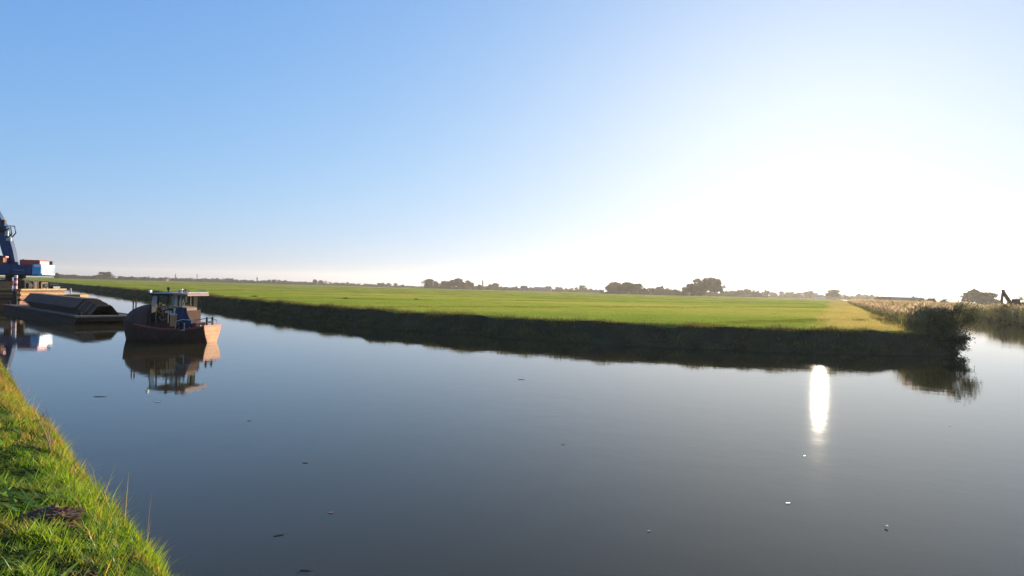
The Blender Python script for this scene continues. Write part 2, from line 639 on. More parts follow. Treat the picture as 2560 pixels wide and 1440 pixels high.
def blades(base, h, w, yaw, lean, bend, col, tipcol=None, segs=2):
    """curved tapering blades; base (n,3), the other arguments (n,)"""
    n = len(base)
    dirx, diry = np.cos(yaw), np.sin(yaw)
    px, py = -diry, dirx
    V = np.zeros((n, 2 * segs + 1, 3), np.float32)
    C = np.zeros((n, 2 * segs + 1, 3), np.float32)
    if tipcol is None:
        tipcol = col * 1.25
    for s in range(segs + 1):
        t = s / segs
        out = lean * h * t + bend * h * t * t
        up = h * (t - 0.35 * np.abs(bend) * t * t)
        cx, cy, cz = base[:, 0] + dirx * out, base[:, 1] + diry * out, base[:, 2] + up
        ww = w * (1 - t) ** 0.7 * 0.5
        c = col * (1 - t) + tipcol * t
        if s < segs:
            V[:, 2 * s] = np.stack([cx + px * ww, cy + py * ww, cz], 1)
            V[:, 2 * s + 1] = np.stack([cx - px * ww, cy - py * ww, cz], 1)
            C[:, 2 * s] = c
            C[:, 2 * s + 1] = c
        else:
            V[:, 2 * s] = np.stack([cx, cy, cz], 1)
            C[:, 2 * s] = c
    tr = []
    for s in range(segs):
        a, b = 2 * s, 2 * s + 1
        if s < segs - 1:
            tr += [(a, b, b + 2), (a, b + 2, a + 2)]
        else:
            tr += [(a, b, a + 2)]
    tr = np.array(tr, np.int32)
    T = (tr[None] + (np.arange(n, dtype=np.int32) * (2 * segs + 1))[:, None, None]).reshape(-1, 3)
    return V.reshape(-1, 3), T, C.reshape(-1, 3)


def merge(parts):
    V, T, C, k = [], [], [], 0
    for v, t, c in parts:
        V.append(v)
        T.append(t + k)
        C.append(c)
        k += len(v)
    return np.concatenate(V), np.concatenate(T), np.concatenate(C)


def lerp(a, b, f):
    return np.asarray(a)[None] * (1 - f[:, None]) + np.asarray(b)[None] * f[:, None]


# near bank: thick tufted grass
at_near, L_near, P_near = land_sampler(NEAR, NEARN)
i0 = int(np.argmin(np.linalg.norm(P_near - np.array([-17, 19.2]), axis=1)))
i1 = int(np.argmin(np.linalg.norm(P_near - np.array([-1.0, 2.4]), axis=1)))
z_near = height_lookup(near_bank)
NB = 170000
t = L_near[i0] + (L_near[i1] - L_near[i0]) * rng.random(NB) ** 0.62
off = -0.62 + 3.5 * rng.random(NB) ** 1.2
xy = at_near(t, off)
n1 = vnoise(xy, 1.5, 3.0)
n2 = vnoise(xy, 5.0, 11.0)
bare = (np.hypot((xy[:, 0] + 3.75) / 0.30, (xy[:, 1] - 4.85) / 0.24) < 1) | (np.hypot((xy[:, 0] + 2.95) / 0.20, (xy[:, 1] - 4.05) / 0.13) < 1)
keep = (rng.random(NB) < np.clip(0.62 + 0.9 * n2 + 0.5 * n1, 0.12, 1)) & ((~bare) | (rng.random(NB) < 0.16))
xy, n1, n2, off = xy[keep], n1[keep], n2[keep], off[keep]
n = len(xy)
zz = z_near(xy) + 0.05 * np.clip(n2, -0.6, 0.8) + 0.04 * n1
h = (0.045 + 0.075 * rng.random(n) ** 1.7) * (1 + 1.2 * n2 + 0.6 * n1).clip(0.35, 2.1)
edge = np.exp(-((off + 0.05) / 0.30) ** 2)
h *= 1 + 0.35 * edge
kind = rng.random(n)
g = lerp((0.050, 0.15, 0.012), (0.27, 0.38, 0.036), np.clip(0.5 + 1.1 * n1 + 0.25 * rng.standard_normal(n), 0, 1))
dead = np.clip(vnoise(xy, 2.3, 51.0) * 3.0 - 0.5, 0, 1) * (0.4 + 0.6 * rng.random(n))   # trampled, withered spots
g = g * (1 - dead[:, None]) + np.array([[0.17, 0.135, 0.05]]) * dead[:, None]
h *= 1 - 0.45 * dead
dry = lerp((0.36, 0.19, 0.06), (0.50, 0.32, 0.12), rng.random(n))
far_edge = np.clip((xy[:, 1] - 6.6) / 1.8, 0, 1) * np.clip(0.75 + vnoise(xy, 0.8, 61.0), 0.2, 1)
edge2 = np.exp(-((off + 0.15) / 0.55) ** 2)
isdry = kind < 0.03 + 0.05 * edge + 0.6 * edge2 * far_edge
g[isdry] = dry[isdry]
yaw = rng.random(n) * 2 * np.pi
base = np.c_[xy, zz - 0.02]
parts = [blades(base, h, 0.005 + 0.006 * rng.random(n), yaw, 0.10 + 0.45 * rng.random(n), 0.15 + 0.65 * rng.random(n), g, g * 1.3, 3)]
# broad low leaves between the blades
k = 1500
t = L_near[i0] + (L_near[i1] - L_near[i0]) * rng.random(k) ** 0.5
xyb = at_near(t, -0.1 + 2.4 * rng.random(k))
cl = vnoise(xyb, 0.9, 21.0) > 0.08
xyb = xyb[cl]
k = len(xyb)
parts.append(blades(np.c_[xyb, z_near(xyb)], 0.10 + 0.12 * rng.random(k), 0.022 + 0.025 * rng.random(k), rng.random(k) * 6.28, 0.5 + 0.5 * rng.random(k), 0.6 + 0.5 * rng.random(k),
                    lerp((0.07, 0.17, 0.02), (0.17, 0.27, 0.05), rng.random(k)), None, 3))
# thin dry stalks that stand out over the water
k = 260
t = L_near[i0] + (L_near[i1] - L_near[i0]) * rng.random(k)
xyb = at_near(t, -0.55 + 0.7 * rng.random(k))
cl = vnoise(xyb, 0.7, 31.0) > 0.02
xyb = xyb[cl]
k = len(xyb)
parts.append(blades(np.c_[xyb, z_near(xyb)], 0.28 + 0.32 * rng.random(k), 0.004 + 0.003 * rng.random(k), rng.random(k) * 6.28, 0.15 * rng.random(k) + 0.05, 0.5 * rng.random(k),
                    lerp((0.22, 0.15, 0.07), (0.36, 0.28, 0.13), rng.random(k)), None, 3))
v, tr, c = merge(parts)
o = link_mesh('bank_grass', mesh_np('bank_grass', v, tr, M['grass'], c))
tag(o, 'thick tufted sunlit grass covering the near bank', None, None, 'stuff')

# tall dead weeds on the edge of the near bank
def weed(loc, hgt, nst, seed, label):
    r = random.Random(seed)
    root = empty('dry_weed', loc, 0, label, 'weed', 'dry weeds standing along the near bank')
    for q in range(nst):
        m = MB()
        a = r.uniform(0, 6.28)
        ln = r.uniform(0.1, 0.45)
        H = hgt * r.uniform(0.7, 1.0)
        pts = [Vector((math.cos(a) * ln * H * u ** 1.4 + 0.03 * math.cos(a), math.sin(a) * ln * H * u ** 1.4 + 0.03 * math.sin(a), H * u)) for u in (0, 0.35, 0.7, 1)]
        m.tube(pts, [0.0045, 0.004, 0.003, 0.0015], 5)
        for b in range(4):
            u = r.uniform(0.45, 0.95)
            p = Vector((math.cos(a) * ln * H * u ** 1.4 + 0.03 * math.cos(a), math.sin(a) * ln * H * u ** 1.4 + 0.03 * math.sin(a), H * u))
            a2 = r.uniform(0, 6.28)
            m.tube([p, p + Vector((math.cos(a2) * 0.05, math.sin(a2) * 0.05, 0.09 * r.uniform(0.6, 1.4)))], [0.0025, 0.0012], 4)
        m.build('stem', M['straw'], root)


for (px, Y, dz, H, ns_, lab) in ((122, 8.55, 0.25, 0.62, 7, 'tallest clump of dry brown weed stems on the grassy bank edge, upper left'),
                                 (300, 5.9, 0.35, 0.30, 3, 'short dry weed leaning over the water halfway down the bank edge'),
                                 (392, 4.75, 0.45, 0.42, 6, 'thin dry weed stems on the bank edge, closest to the viewer')):
    r_ = (px - 1280.0) / F                                  # where the bank edge crosses that line of sight
    j_ = min((q for q in range(len(NEAR)) if 3 < NEAR[q].y < 16), key=lambda q: abs(NEAR[q].x / NEAR[q].y - r_))
    w_ = NEAR[j_] + NEARN[j_] * -0.12
    weed((w_.x, w_.y, float(z_near(np.array([(w_.x, w_.y)]))[0]) - 0.02), H, ns_, int(px), lab)

# heap of dug earth in the grass
def mound(loc, rx, ry, hh, seed, label):
    bm = bmesh.new()
    bmesh.ops.create_icosphere(bm, subdivisions=5, radius=1)
    for vv in bm.verts:
        d = 1 + 0.40 * mnoise.fractal(vv.co * 2.6 + Vector((seed, 0, 0)), 0.7, 2.0, 5) + 0.28 * mnoise.cell(vv.co * 7 + Vector((seed, 3, 1))) * 0.5
        vv.co = Vector((vv.co.x * rx * d, vv.co.y * ry * d, vv.co.z * hh * d))
    me_ = bpy.data.meshes.new('earth_mound')
    bm.to_mesh(me_)
    bm.free()
    me_.materials.append(M['earth'])
    ob = link_mesh('earth_mound', me_)
    ob.location = loc
    tag(ob, label, 'mound')


_z = z_near(np.array([(-3.75, 4.85), (-2.95, 4.05)]))
mound((-3.75, 4.85, float(_z[0]) - 0.01), 0.25, 0.22, 0.065, 2.0, 'brown crumbly heap of dug earth lying in the grass of the near bank')
mound((-2.95, 4.05, float(_z[1]) - 0.03), 0.17, 0.11, 0.05, 5.0, 'small dark bare earth patch low in the grass near the bottom of the photo')

# far bank: rough tufts on the shaded slope and along its crest
at_far, L_far, P_far = land_sampler(FAR, FARN)
z_far = height_lookup(meadow)
ia = int(np.argmin(np.linalg.norm(P_far - np.array([-100, 142]), axis=1)))
ib = int(np.argmin(np.linalg.norm(P_far - np.array([40, 63]), axis=1)))
n = 70000
u = rng.random(n)
t = L_far[ia] + (L_far[ib] - L_far[ia]) * (u ** 0.7)
off = -0.05 + 2.6 * rng.random(n)
crest = rng.random(n) < 0.30
off[crest] = 1.05 + 0.55 * rng.random(crest.sum())
water_edge = rng.random(n) < 0.12
off[water_edge] = -0.1 + 0.25 * rng.random(water_edge.sum())
xy = at_far(t, off)
nn = vnoise(xy, 0.8, 5.0)
h = (0.08 + 0.20 * rng.random(n)) * (1 + 1.6 * nn + 0.8 * vnoise(xy, 0.25, 15.0)).clip(0.25, 2.6)
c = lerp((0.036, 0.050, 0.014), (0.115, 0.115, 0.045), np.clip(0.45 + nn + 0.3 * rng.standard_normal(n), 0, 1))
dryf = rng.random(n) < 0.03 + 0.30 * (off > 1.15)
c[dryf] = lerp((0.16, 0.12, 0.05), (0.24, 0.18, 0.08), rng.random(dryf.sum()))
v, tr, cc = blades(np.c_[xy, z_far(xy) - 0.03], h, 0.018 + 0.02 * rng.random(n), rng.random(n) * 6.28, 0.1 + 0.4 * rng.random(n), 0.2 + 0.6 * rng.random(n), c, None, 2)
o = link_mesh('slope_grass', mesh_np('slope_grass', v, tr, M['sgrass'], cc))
tag(o, 'rough tufted grass on the dark slope of the far bank', None, None, 'stuff')

# meadow turf: patches of short grass, set out over the field
def patch(name, nb, size, h0, h1, w, c0, c1, seed):
    g_ = np.random.default_rng(seed)
    b = np.c_[(g_.random((nb, 2)) - 0.5) * size, np.full(nb, -0.02)].astype(np.float32)
    hh = h0 + (h1 - h0) * g_.random(nb) ** 1.6
    v_, t_, c_ = blades(b, hh, w * (0.6 + 0.8 * g_.random(nb)), g_.random(nb) * 6.28, 0.1 + 0.5 * g_.random(nb), 0.2 + 0.5 * g_.random(nb), lerp(c0, c1, g_.random(nb)), None, 2)
    ob = bpy.data.objects.new(name, mesh_np(name, v_, t_, M['mgrass'], c_))
    return ob


def scatter(name, protos, xyz, rot, scl, idx, label):
    """one stuff object: patches set out on points by geometry nodes"""
    me_ = bpy.data.meshes.new(name)
    me_.vertices.add(len(xyz))
    me_.vertices.foreach_set('co', np.asarray(xyz, np.float32).ravel())
    for nm, ty, arr in (('rot', 'FLOAT', rot), ('scl', 'FLOAT_VECTOR', scl), ('idx', 'INT', idx)):
        a = me_.attributes.new(nm, ty, 'POINT')
        a.data.foreach_set('vector' if ty == 'FLOAT_VECTOR' else 'value', np.asarray(arr).ravel())
    ob = link_mesh(name, me_)
    pc = bpy.data.collections.new(name + '_kinds')
    for p in protos:
        pc.objects.link(p)
    ng = bpy.data.node_groups.new(name, 'GeometryNodeTree')
    ng.interface.new_socket('Geometry', in_out='INPUT', socket_type='NodeSocketGeometry')
    ng.interface.new_socket('Geometry', in_out='OUTPUT', socket_type='NodeSocketGeometry')
    N, L = ng.nodes, ng.links
    gi, go = N.new('NodeGroupInput'), N.new('NodeGroupOutput')
    ip = N.new('GeometryNodeInstanceOnPoints')
    ci = N.new('GeometryNodeCollectionInfo')
    ci.inputs['Collection'].default_value = pc
    ci.inputs['Separate Children'].default_value = True
    ci.inputs['Reset Children'].default_value = True
    L.new(gi.outputs[0], ip.inputs['Points'])
    L.new(ci.outputs[0], ip.inputs['Instance'])
    ip.inputs['Pick Instance'].default_value = True

    def attr(nm, ty):
        a = N.new('GeometryNodeInputNamedAttribute')
        a.data_type = ty
        a.inputs['Name'].default_value = nm
        return a.outputs[0]
    cx = N.new('ShaderNodeCombineXYZ')
    L.new(attr('rot', 'FLOAT'), cx.inputs[2])
    L.new(cx.outputs[0], ip.inputs['Rotation'])
    L.new(attr('scl', 'FLOAT_VECTOR'), ip.inputs['Scale'])
    L.new(attr('idx', 'INT'), ip.inputs['Instance Index'])
    L.new(ip.outputs[0], go.inputs[0])
    md = ob.modifiers.new('scatter', 'NODES')
    md.node_group = ng
    return tag(ob, label, None, None, 'stuff')


GREENS = [((0.165, 0.240, 0.052), (0.27, 0.345, 0.095)), ((0.19, 0.250, 0.060), (0.315, 0.355, 0.11)), ((0.135, 0.220, 0.044), (0.225, 0.31, 0.08)), ((0.235, 0.262, 0.085), (0.36, 0.355, 0.145))]
TANS = [((0.30, 0.27, 0.13), (0.50, 0.42, 0.20)), ((0.24, 0.25, 0.10), (0.42, 0.37, 0.16))]
protos = [patch('turf_patch', 620, 2.2, 0.05, 0.16, 0.02, a, b, 40 + q) for q, (a, b) in enumerate(GREENS)]
protos += [patch('weathered_patch', 560, 2.2, 0.08, 0.32, 0.02, a, b, 60 + q) for q, (a, b) in enumerate(TANS)]
protos += [patch('zz_furrow_shade', 520, 2.2, 0.08, 0.24, 0.02, (0.09, 0.12, 0.02), (0.16, 0.18, 0.035), 71)]
pts = []
def field_points(y0, y1, step):
    ys = np.arange(y0, y1, step)
    for y in ys:
        xs = np.arange(-0.9 * y - 8, 0.62 * y + 26, step)
        j = (rng.random((len(xs), 2)) - 0.5) * step * 0.8
        pts.append(np.c_[xs + j[:, 0], y + j[:, 1], np.full(len(xs), step)])
field_points(33, 130, 1.55)
field_points(130, 330, 3.0)
field_points(330, 700, 6.5)
pts = np.concatenate(pts)
# keep those on the plateau: signed distance to the bank line
Pf = P_far
NF = np.array([(q.x, q.y) for q in FARN], np.float32)
def shore(xy):
    out = np.empty(len(xy), np.float32)
    near_i = np.empty(len(xy), np.int32)
    for s0 in range(0, len(xy), 4000):
        d = xy[s0:s0 + 4000, None, :] - Pf[None]
        j = np.argmin((d ** 2).sum(2), 1)
        near_i[s0:s0 + 4000] = j
        out[s0:s0 + 4000] = (d[np.arange(len(j)), j] * NF[j]).sum(1)
    return out, near_i
sd, ni = shore(pts[:, :2].astype(np.float32))
k = sd > 1.6 + pts[:, 2] * 0.45
pts, sd, ni = pts[k], sd[k], ni[k]
i_corner = int(np.argmin(np.linalg.norm(Pf - np.array([26.5, 35.5]), axis=1)))
# the strip beside the side channel is left long and dry
rel = pts[:, :2] - np.array([A0.x, A0.y])
side = rel[:, 0] * (-DIR2.y) + rel[:, 1] * DIR2.x
tan = side < 6.0 + 0.8 * vnoise(pts[:, :2], 0.2, 2.0)
nz = vnoise(pts[:, :2] * np.array([0.35, 1.0]), 0.06, 9.0) + 0.35 * vnoise(pts[:, :2], 0.3, 4.0)
idx = np.where(nz > 0.26, 3, np.where(nz > 0.02, 1, np.where(nz > -0.22, 0, 2)))
ln = pts[:, :2] @ np.array([-0.655, 0.755]) - 72.5           # rows of taller grass, coloured dark for the shadow lines of furrows
fur = np.abs(ln - 26.0 * np.round(ln / 26.0) + 0.8 * vnoise(pts[:, :2], 0.08, 6.0)) < 0.7
idx = np.where(fur, 6, idx)
idx = np.where(tan, 4 + (rng.random(len(pts)) < 0.4), idx).astype(np.int32)
sc = pts[:, 2] / 1.55
scl = np.stack([sc, sc, 0.8 + 0.3 * rng.random(len(pts)) + 0.25 * (sc - 1)], 1)
scatter('meadow_grass', protos, np.c_[pts[:, :2], np.full(len(pts), MEADOW_Z)], rng.random(len(pts)).astype(np.float32) * 6.28, scl.astype(np.float32), idx, 'short sunlit meadow grass beyond the canal, dry towards the reeds')


def reed_parts(xy, z, hh, tall_col, plume_p, seed):
    g_ = np.random.default_rng(seed)
    n_ = len(xy)
    b = np.c_[xy, z]
    yaw_ = g_.random(n_) * 6.28
    P_ = [blades(b, hh, 0.022 + 0.012 * g_.random(n_), yaw_, 0.03 + 0.12 * g_.random(n_), 0.08 * g_.random(n_), lerp((0.26, 0.20, 0.08), (0.17, 0.18, 0.055), g_.random(n_)), None, 2)]
    for q in range(5):
        f = 0.18 + 0.15 * q + 0.1 * g_.random(n_)
        bb = b.copy()
        bb[:, 2] += hh * f
        P_.append(blades(bb, hh * (0.26 + 0.16 * g_.random(n_)), 0.03 + 0.03 * g_.random(n_), g_.random(n_) * 6.28, 0.35 + 0.5 * g_.random(n_), 0.3 + 0.6 * g_.random(n_),
                         lerp(tall_col[0], tall_col[1], g_.random(n_)), None, 2))
    pl = g_.random(n_) < plume_p
    for q in range(3):
        bb = b[pl].copy()
        bb[:, 2] += hh[pl] * 0.94
        m_ = len(bb)
        P_.append(blades(bb, 0.24 + 0.16 * g_.random(m_), 0.07 + 0.05 * g_.random(m_), g_.random(m_) * 6.28, 0.15 + 0.2 * g_.random(m_), 0.4 * g_.random(m_), lerp((0.45, 0.30, 0.18), (0.62, 0.45, 0.29), g_.random(m_)), None, 2))
    return P_


# reeds along the meadow side of the side channel
n = 9500
tt = (rng.random(n) ** 1.9) * 230 - 3.6
of = 0.1 + 1.9 * rng.random(n)
xy = np.c_[A0.x + DIR2.x * tt - DIR2.y * (of - 0.6), A0.y + DIR2.y * tt + DIR2.x * (of - 0.6)]
hh = (1.7 + 0.9 * rng.random(n)) * (1 - 0.25 * np.clip((of - 0.9), 0, 1)) * np.clip(0.8 + (tt + 3) / 14.0, 0.8, 1)
k = 800                                                     # a thick stand round the corner bush
xy[:k] = np.c_[27.0 + 0.6 * rng.standard_normal(k), 38.3 + 0.8 * rng.standard_normal(k)]
hh[:k] = 1.5 + 0.9 * rng.random(k)
kk = shore(xy[:k].astype(np.float32))[0] > -0.2
ok_ = np.ones(n, bool)
ok_[:k] = kk
xy, hh, n = xy[ok_], hh[ok_], int(ok_.sum())
v, tr, cc = merge(reed_parts(xy, np.full(n, 0.25), hh, ((0.10, 0.125, 0.035), (0.32, 0.27, 0.10)), 0.65, 5))
o = link_mesh('reeds', mesh_np('reeds', v, tr, M['reed'], cc))
tag(o, 'tan reeds with plumes lining the edge of the meadow beside the side channel', None, None, 'stuff')
# reeds on the other side of the channel
n = 8500
tt = (rng.random(n) ** 1.5) * 260 - 26
of = rng.random(n) * 2.6
xy = np.c_[B0.x + DIR2.x * tt + DIR2.y * (of - 0.5), B0.y + DIR2.y * tt - DIR2.x * (of - 0.5)]
hh = (2.0 + 0.9 * rng.random(n)) * (0.85 + 0.25 * vnoise(xy, 0.15, 8.0))
v, tr, cc = merge(reed_parts(xy, np.full(n, 0.05), hh, ((0.10, 0.13, 0.04), (0.30, 0.27, 0.10)), 0.4, 6))
o = link_mesh('reeds', mesh_np('reeds', v, tr, M['reed'], cc))
tag(o, 'dark green reeds on the far side of the side channel at the photo edge', None, None, 'stuff')


# ------------------------------------------------------------------ trees and shrubs
def leaf_quads(cent, size, col, g_):
    n_ = len(cent)
    a = g_.standard_normal((n_, 3))
    a /= np.linalg.norm(a, axis=1)[:, None]
    b = np.cross(a, g_.standard_normal((n_, 3)))
    b /= np.linalg.norm(b, axis=1)[:, None]
    s_ = (size * (0.6 + 0.8 * g_.random(n_)))[:, None]
    V = np.stack([cent - a * s_, cent + b * s_ * 0.55, cent + a * s_, cent - b * s_ * 0.55], 1)
    T = np.array([(0, 1, 2), (0, 2, 3)])[None] + (np.arange(n_) * 4)[:, None, None]
    return V.reshape(-1, 3), T.reshape(-1, 3), np.repeat(col, 4, axis=0)


def crown_mesh(name, seed, nclump, nleaf, shape, leaf, c0, c1, mat=None):
    """unit crown: footprint about 1 wide, z from 0.12 to 1; shape: round | tall | bare | bushy | flat"""
    g_ = np.random.default_rng(seed)
    parts_ = []
    for q in range(nclump):
        a = g_.random() * 6.28
        if shape == 'tall':
            zc = 0.2 + 0.7 * g_.random()
            rr = 0.16 * math.sqrt(g_.random()) * (1.15 - 0.7 * zc)
            rad = 0.10
        elif shape == 'bushy':
            zc = 0.12 + 0.6 * g_.random()
            rr = 0.42 * math.sqrt(g_.random()) * math.sqrt(max(0.05, 1 - zc))
            rad = 0.17
        else:
            d3 = g_.standard_normal(3)
            d3 *= g_.random() ** 0.40 / np.linalg.norm(d3)
            zc = 0.57 + 0.33 * d3[2]
            rr = 0.43 * math.hypot(d3[0], d3[1]) * (1.0 + 0.15 * math.sin(3 * a + seed))
            rad = 0.13 if shape == 'round' else 0.16
        c_ = np.array([math.cos(a) * rr, math.sin(a) * rr, zc])
        d = g_.standard_normal((nleaf, 3))
        d /= np.linalg.norm(d, axis=1)[:, None]
        d *= (rad * g_.random(nleaf) ** 0.45)[:, None] * (0.7 + 0.6 * g_.random())
        d[:, 2] *= 0.75
        col = lerp(c0, c1, np.clip(g_.random() * 0.7 + 0.3 * g_.random(nleaf), 0, 1))
        parts_.append(leaf_quads(c_ + d, np.full(nleaf, leaf), col, g_))
    return mesh_np(name, *merge(parts_)[:2], mat or M['leaf'], merge(parts_)[2])


def trunk_mesh(name, seed, bare=False):
    r = random.Random(seed)
    m = MB()
    m.tube([(0, 0, -0.02), (0.01, 0.005, 0.2), (0.0, 0.015, 0.45), (0.01, 0, 0.72)], [0.032, 0.024, 0.017, 0.008], 6)
    for q in range(14 if bare else 6):
        a = r.uniform(0, 6.28)
        z0 = r.uniform(0.22, 0.6)
        e = Vector((math.cos(a) * r.uniform(0.15, 0.36), math.sin(a) * r.uniform(0.15, 0.36), z0 + r.uniform(0.15, 0.36)))
        s_ = Vector((0, 0, z0))
        mid = (s_ + e) / 2 + Vector((0, 0, -0.02))
        m.tube([s_, mid, e], [0.012, 0.008, 0.004], 4)
        if bare:
            for _ in range(5):
                p = mid.lerp(e, r.random())
                m.tube([p, p + Vector((r.uniform(-.1, .1), r.uniform(-.1, .1), r.uniform(0.05, .16)))], [0.005, 0.002], 3)
    bmesh.ops.recalc_face_normals(m.bm, faces=m.bm.faces)
    me_ = bpy.data.meshes.new(name)
    m.bm.to_mesh(me_)
    m.bm.free()
    me_.materials.append(M['bark'])
    return me_


DG0, DG1 = (0.030, 0.038, 0.018), (0.070, 0.072, 0.030)
BR0, BR1 = (0.060, 0.048, 0.026), (0.115, 0.085, 0.042)
CROWN = {
    'round': [crown_mesh('crown', 100 + q, 44, 64, 'round', 0.05, DG0, DG1) for q in range(3)],
    'autumn': [crown_mesh('crown', 120 + q, 34, 56, 'round', 0.045, BR0, BR1) for q in range(2)],
    'tall': [crown_mesh('crown', 140 + q, 26, 44, 'tall', 0.045, DG0, DG1) for q in range(2)],
    'bushy': [crown_mesh('crown', 160 + q, 28, 60, 'bushy', 0.06, DG0, DG1) for q in range(3)],
    'bare': [crown_mesh('crown', 180 + q, 26, 16, 'round', 0.035, BR0, BR1) for q in range(2)],
}
TRUNK = {k_: trunk_mesh('trunk', 300 + q, k_ == 'bare') for q, k_ in enumerate(CROWN)}
TREES = []


def tree(kind_, x, y, z, hgt, wid, label, group=None, name='tree'):
    root = empty(name, (x, y, z), random.uniform(0, 6.28), label, 'tree' if kind_ != 'bushy' else 'bush', group)
    root.scale = (wid, wid, hgt)
    t_ = link_mesh('trunk', TRUNK[kind_], root)
    c_ = link_mesh('crown', random.choice(CROWN[kind_]), root)
    TREES.append(root)
    return root


def far_tree(px, top_h, w_px, kind_, Y, label, group=None, sink=0.0):
    """px, height and width in pixels of the 2560 wide frame, at distance Y"""
    hgt = top_h / F * Y
    wid = w_px / F * Y
    nm = {'tall': 'poplar_tree', 'bushy': 'bush', 'bare': 'bare_tree'}.get(kind_, 'tree')
    return tree(kind_, gx(px, Y), Y, MEADOW_Z - sink, hgt + 0.0, wid, label, group, nm)


# profile of the horizon: (pixel, height of the tree tops above the field edge)
PROFILE = [
    ('small dark row beside the blue excavator', 'trees on the horizon beside the excavator', 820,
     [(150, 9), (159, 8), (168, 8), (176, 9), (186, 9), (193, 6), (203, 6), (211, 7), (220, 6), (229, 6), (236, 8), (244, 12)]),
    ('low dark row above the stack of steel piles', 'trees on the horizon above the steel piles', 860,
     [(283, 11), (300, 8), (310, 7), (320, 7), (331, 7), (342, 8), (354, 7), (365, 9)]),
    ('low sparse row above the workboat roof', 'trees on the horizon above the workboat', 950,
     [(384, 5), (400, 6), (412, 7), (421, 9), (434, 8), (452, 6), (466, 7), (474, 9), (482, 9), (501, 7), (512, 7), (522, 8)]),
    ('hazy row left of centre', 'trees on the horizon left of the meadow middle', 980,
     [(533, 8), (545, 9), (556, 10), (567, 11), (578, 9), (590, 6), (603, 5), (618, 6), (630, 7), (650, 6), (662, 8), (673, 10), (684, 9), (697, 8), (709, 7), (722, 6), (738, 6), (752, 6), (764, 6)]),
    ('low bushy row ending at the gap', 'low trees left of the gap in the horizon', 960,
     [(788, 11), (799, 12), (812, 11), (826, 8), (842, 6), (855, 6), (868, 7), (884, 5), (899, 6), (914, 5), (930, 5), (946, 8), (958, 10), (972, 9), (988, 8), (1003, 4)]),
    ('brown grove right of the gap', 'trees of the grove right of the gap', 720,
     [(1072, 21), (1088, 16), (1098, 17), (1109, 19), (1120, 20), (1131, 22), (1156, 18), (1168, 21), (1178, 17)]),
    ('small row between grove and farm building', 'trees left of the farm building', 780,
     [(1188, 9), (1197, 13), (1218, 10), (1230, 15), (1241, 15), (1252, 10), (1262, 7), (1274, 6), (1286, 7)]),
    ('grey row right of the farm building', 'trees right of the farm building', 800,
     [(1392, 13), (1402, 12), (1416, 8), (1430, 9), (1441, 12), (1466, 13), (1478, 10), (1490, 9), (1503, 7)]),
    ('dark wood left of the big clump', 'trees of the dark wood', 560,
     [(1524, 20), (1535, 26), (1547, 24), (1558, 26), (1570, 28), (1581, 27), (1591, 25), (1602, 18), (1614, 19), (1627, 18), (1652, 21), (1664, 17), (1676, 16), (1689, 14), (1700, 16), (1711, 18)]),
    ('low row right of the big clump', 'trees right of the big round tree', 700,
     [(1813, 14), (1826, 16), (1839, 15), (1852, 16), (1866, 20), (1878, 20), (1891, 14), (1903, 11)]),
    ('hazy bluish row below the sun', 'trees on the horizon below the sun', 900,
     [(1928, 13), (1940, 13), (1952, 13), (1964, 14), (1976, 14), (1988, 13), (2001, 15), (2014, 14), (2040, 14), (2055, 11), (2068, 14), (2103, 13), (2116, 10), (2130, 9), (2144, 9), (2158, 9), (2172, 9), (2186, 10)]),
]
ORD = ['first', 'second', 'third', 'fourth', 'fifth', 'sixth', 'seventh', 'eighth', 'ninth', 'tenth', 'eleventh', 'twelfth', 'thirteenth', 'fourteenth', 'fifteenth', 'sixteenth', 'seventeenth', 'eighteenth', 'nineteenth', 'twentieth']
for row, grp, Y, lst in PROFILE:
    for q_, (px, hpx) in enumerate(lst):
        lab = '%s tree from the left in the %s' % (ORD[q_], row)
        kd = random.choices(['round', 'bushy', 'autumn', 'bare'], [5, 3, 2, 1])[0]
        if 'brown' in row:
            kd = random.choices(['autumn', 'round', 'bare'], [4, 3, 2])[0]
        if 'dark dense' in row:
            kd = random.choices(['round', 'tall', 'bushy'], [5, 1, 2])[0]
        Yj = Y * random.uniform(0.96, 1.06)
        far_tree(px + random.uniform(-2, 2), hpx * random.uniform(0.92, 1.14) + 2.5, max(hpx * random.uniform(0.95, 1.35), 13), kd, Yj, lab, grp)
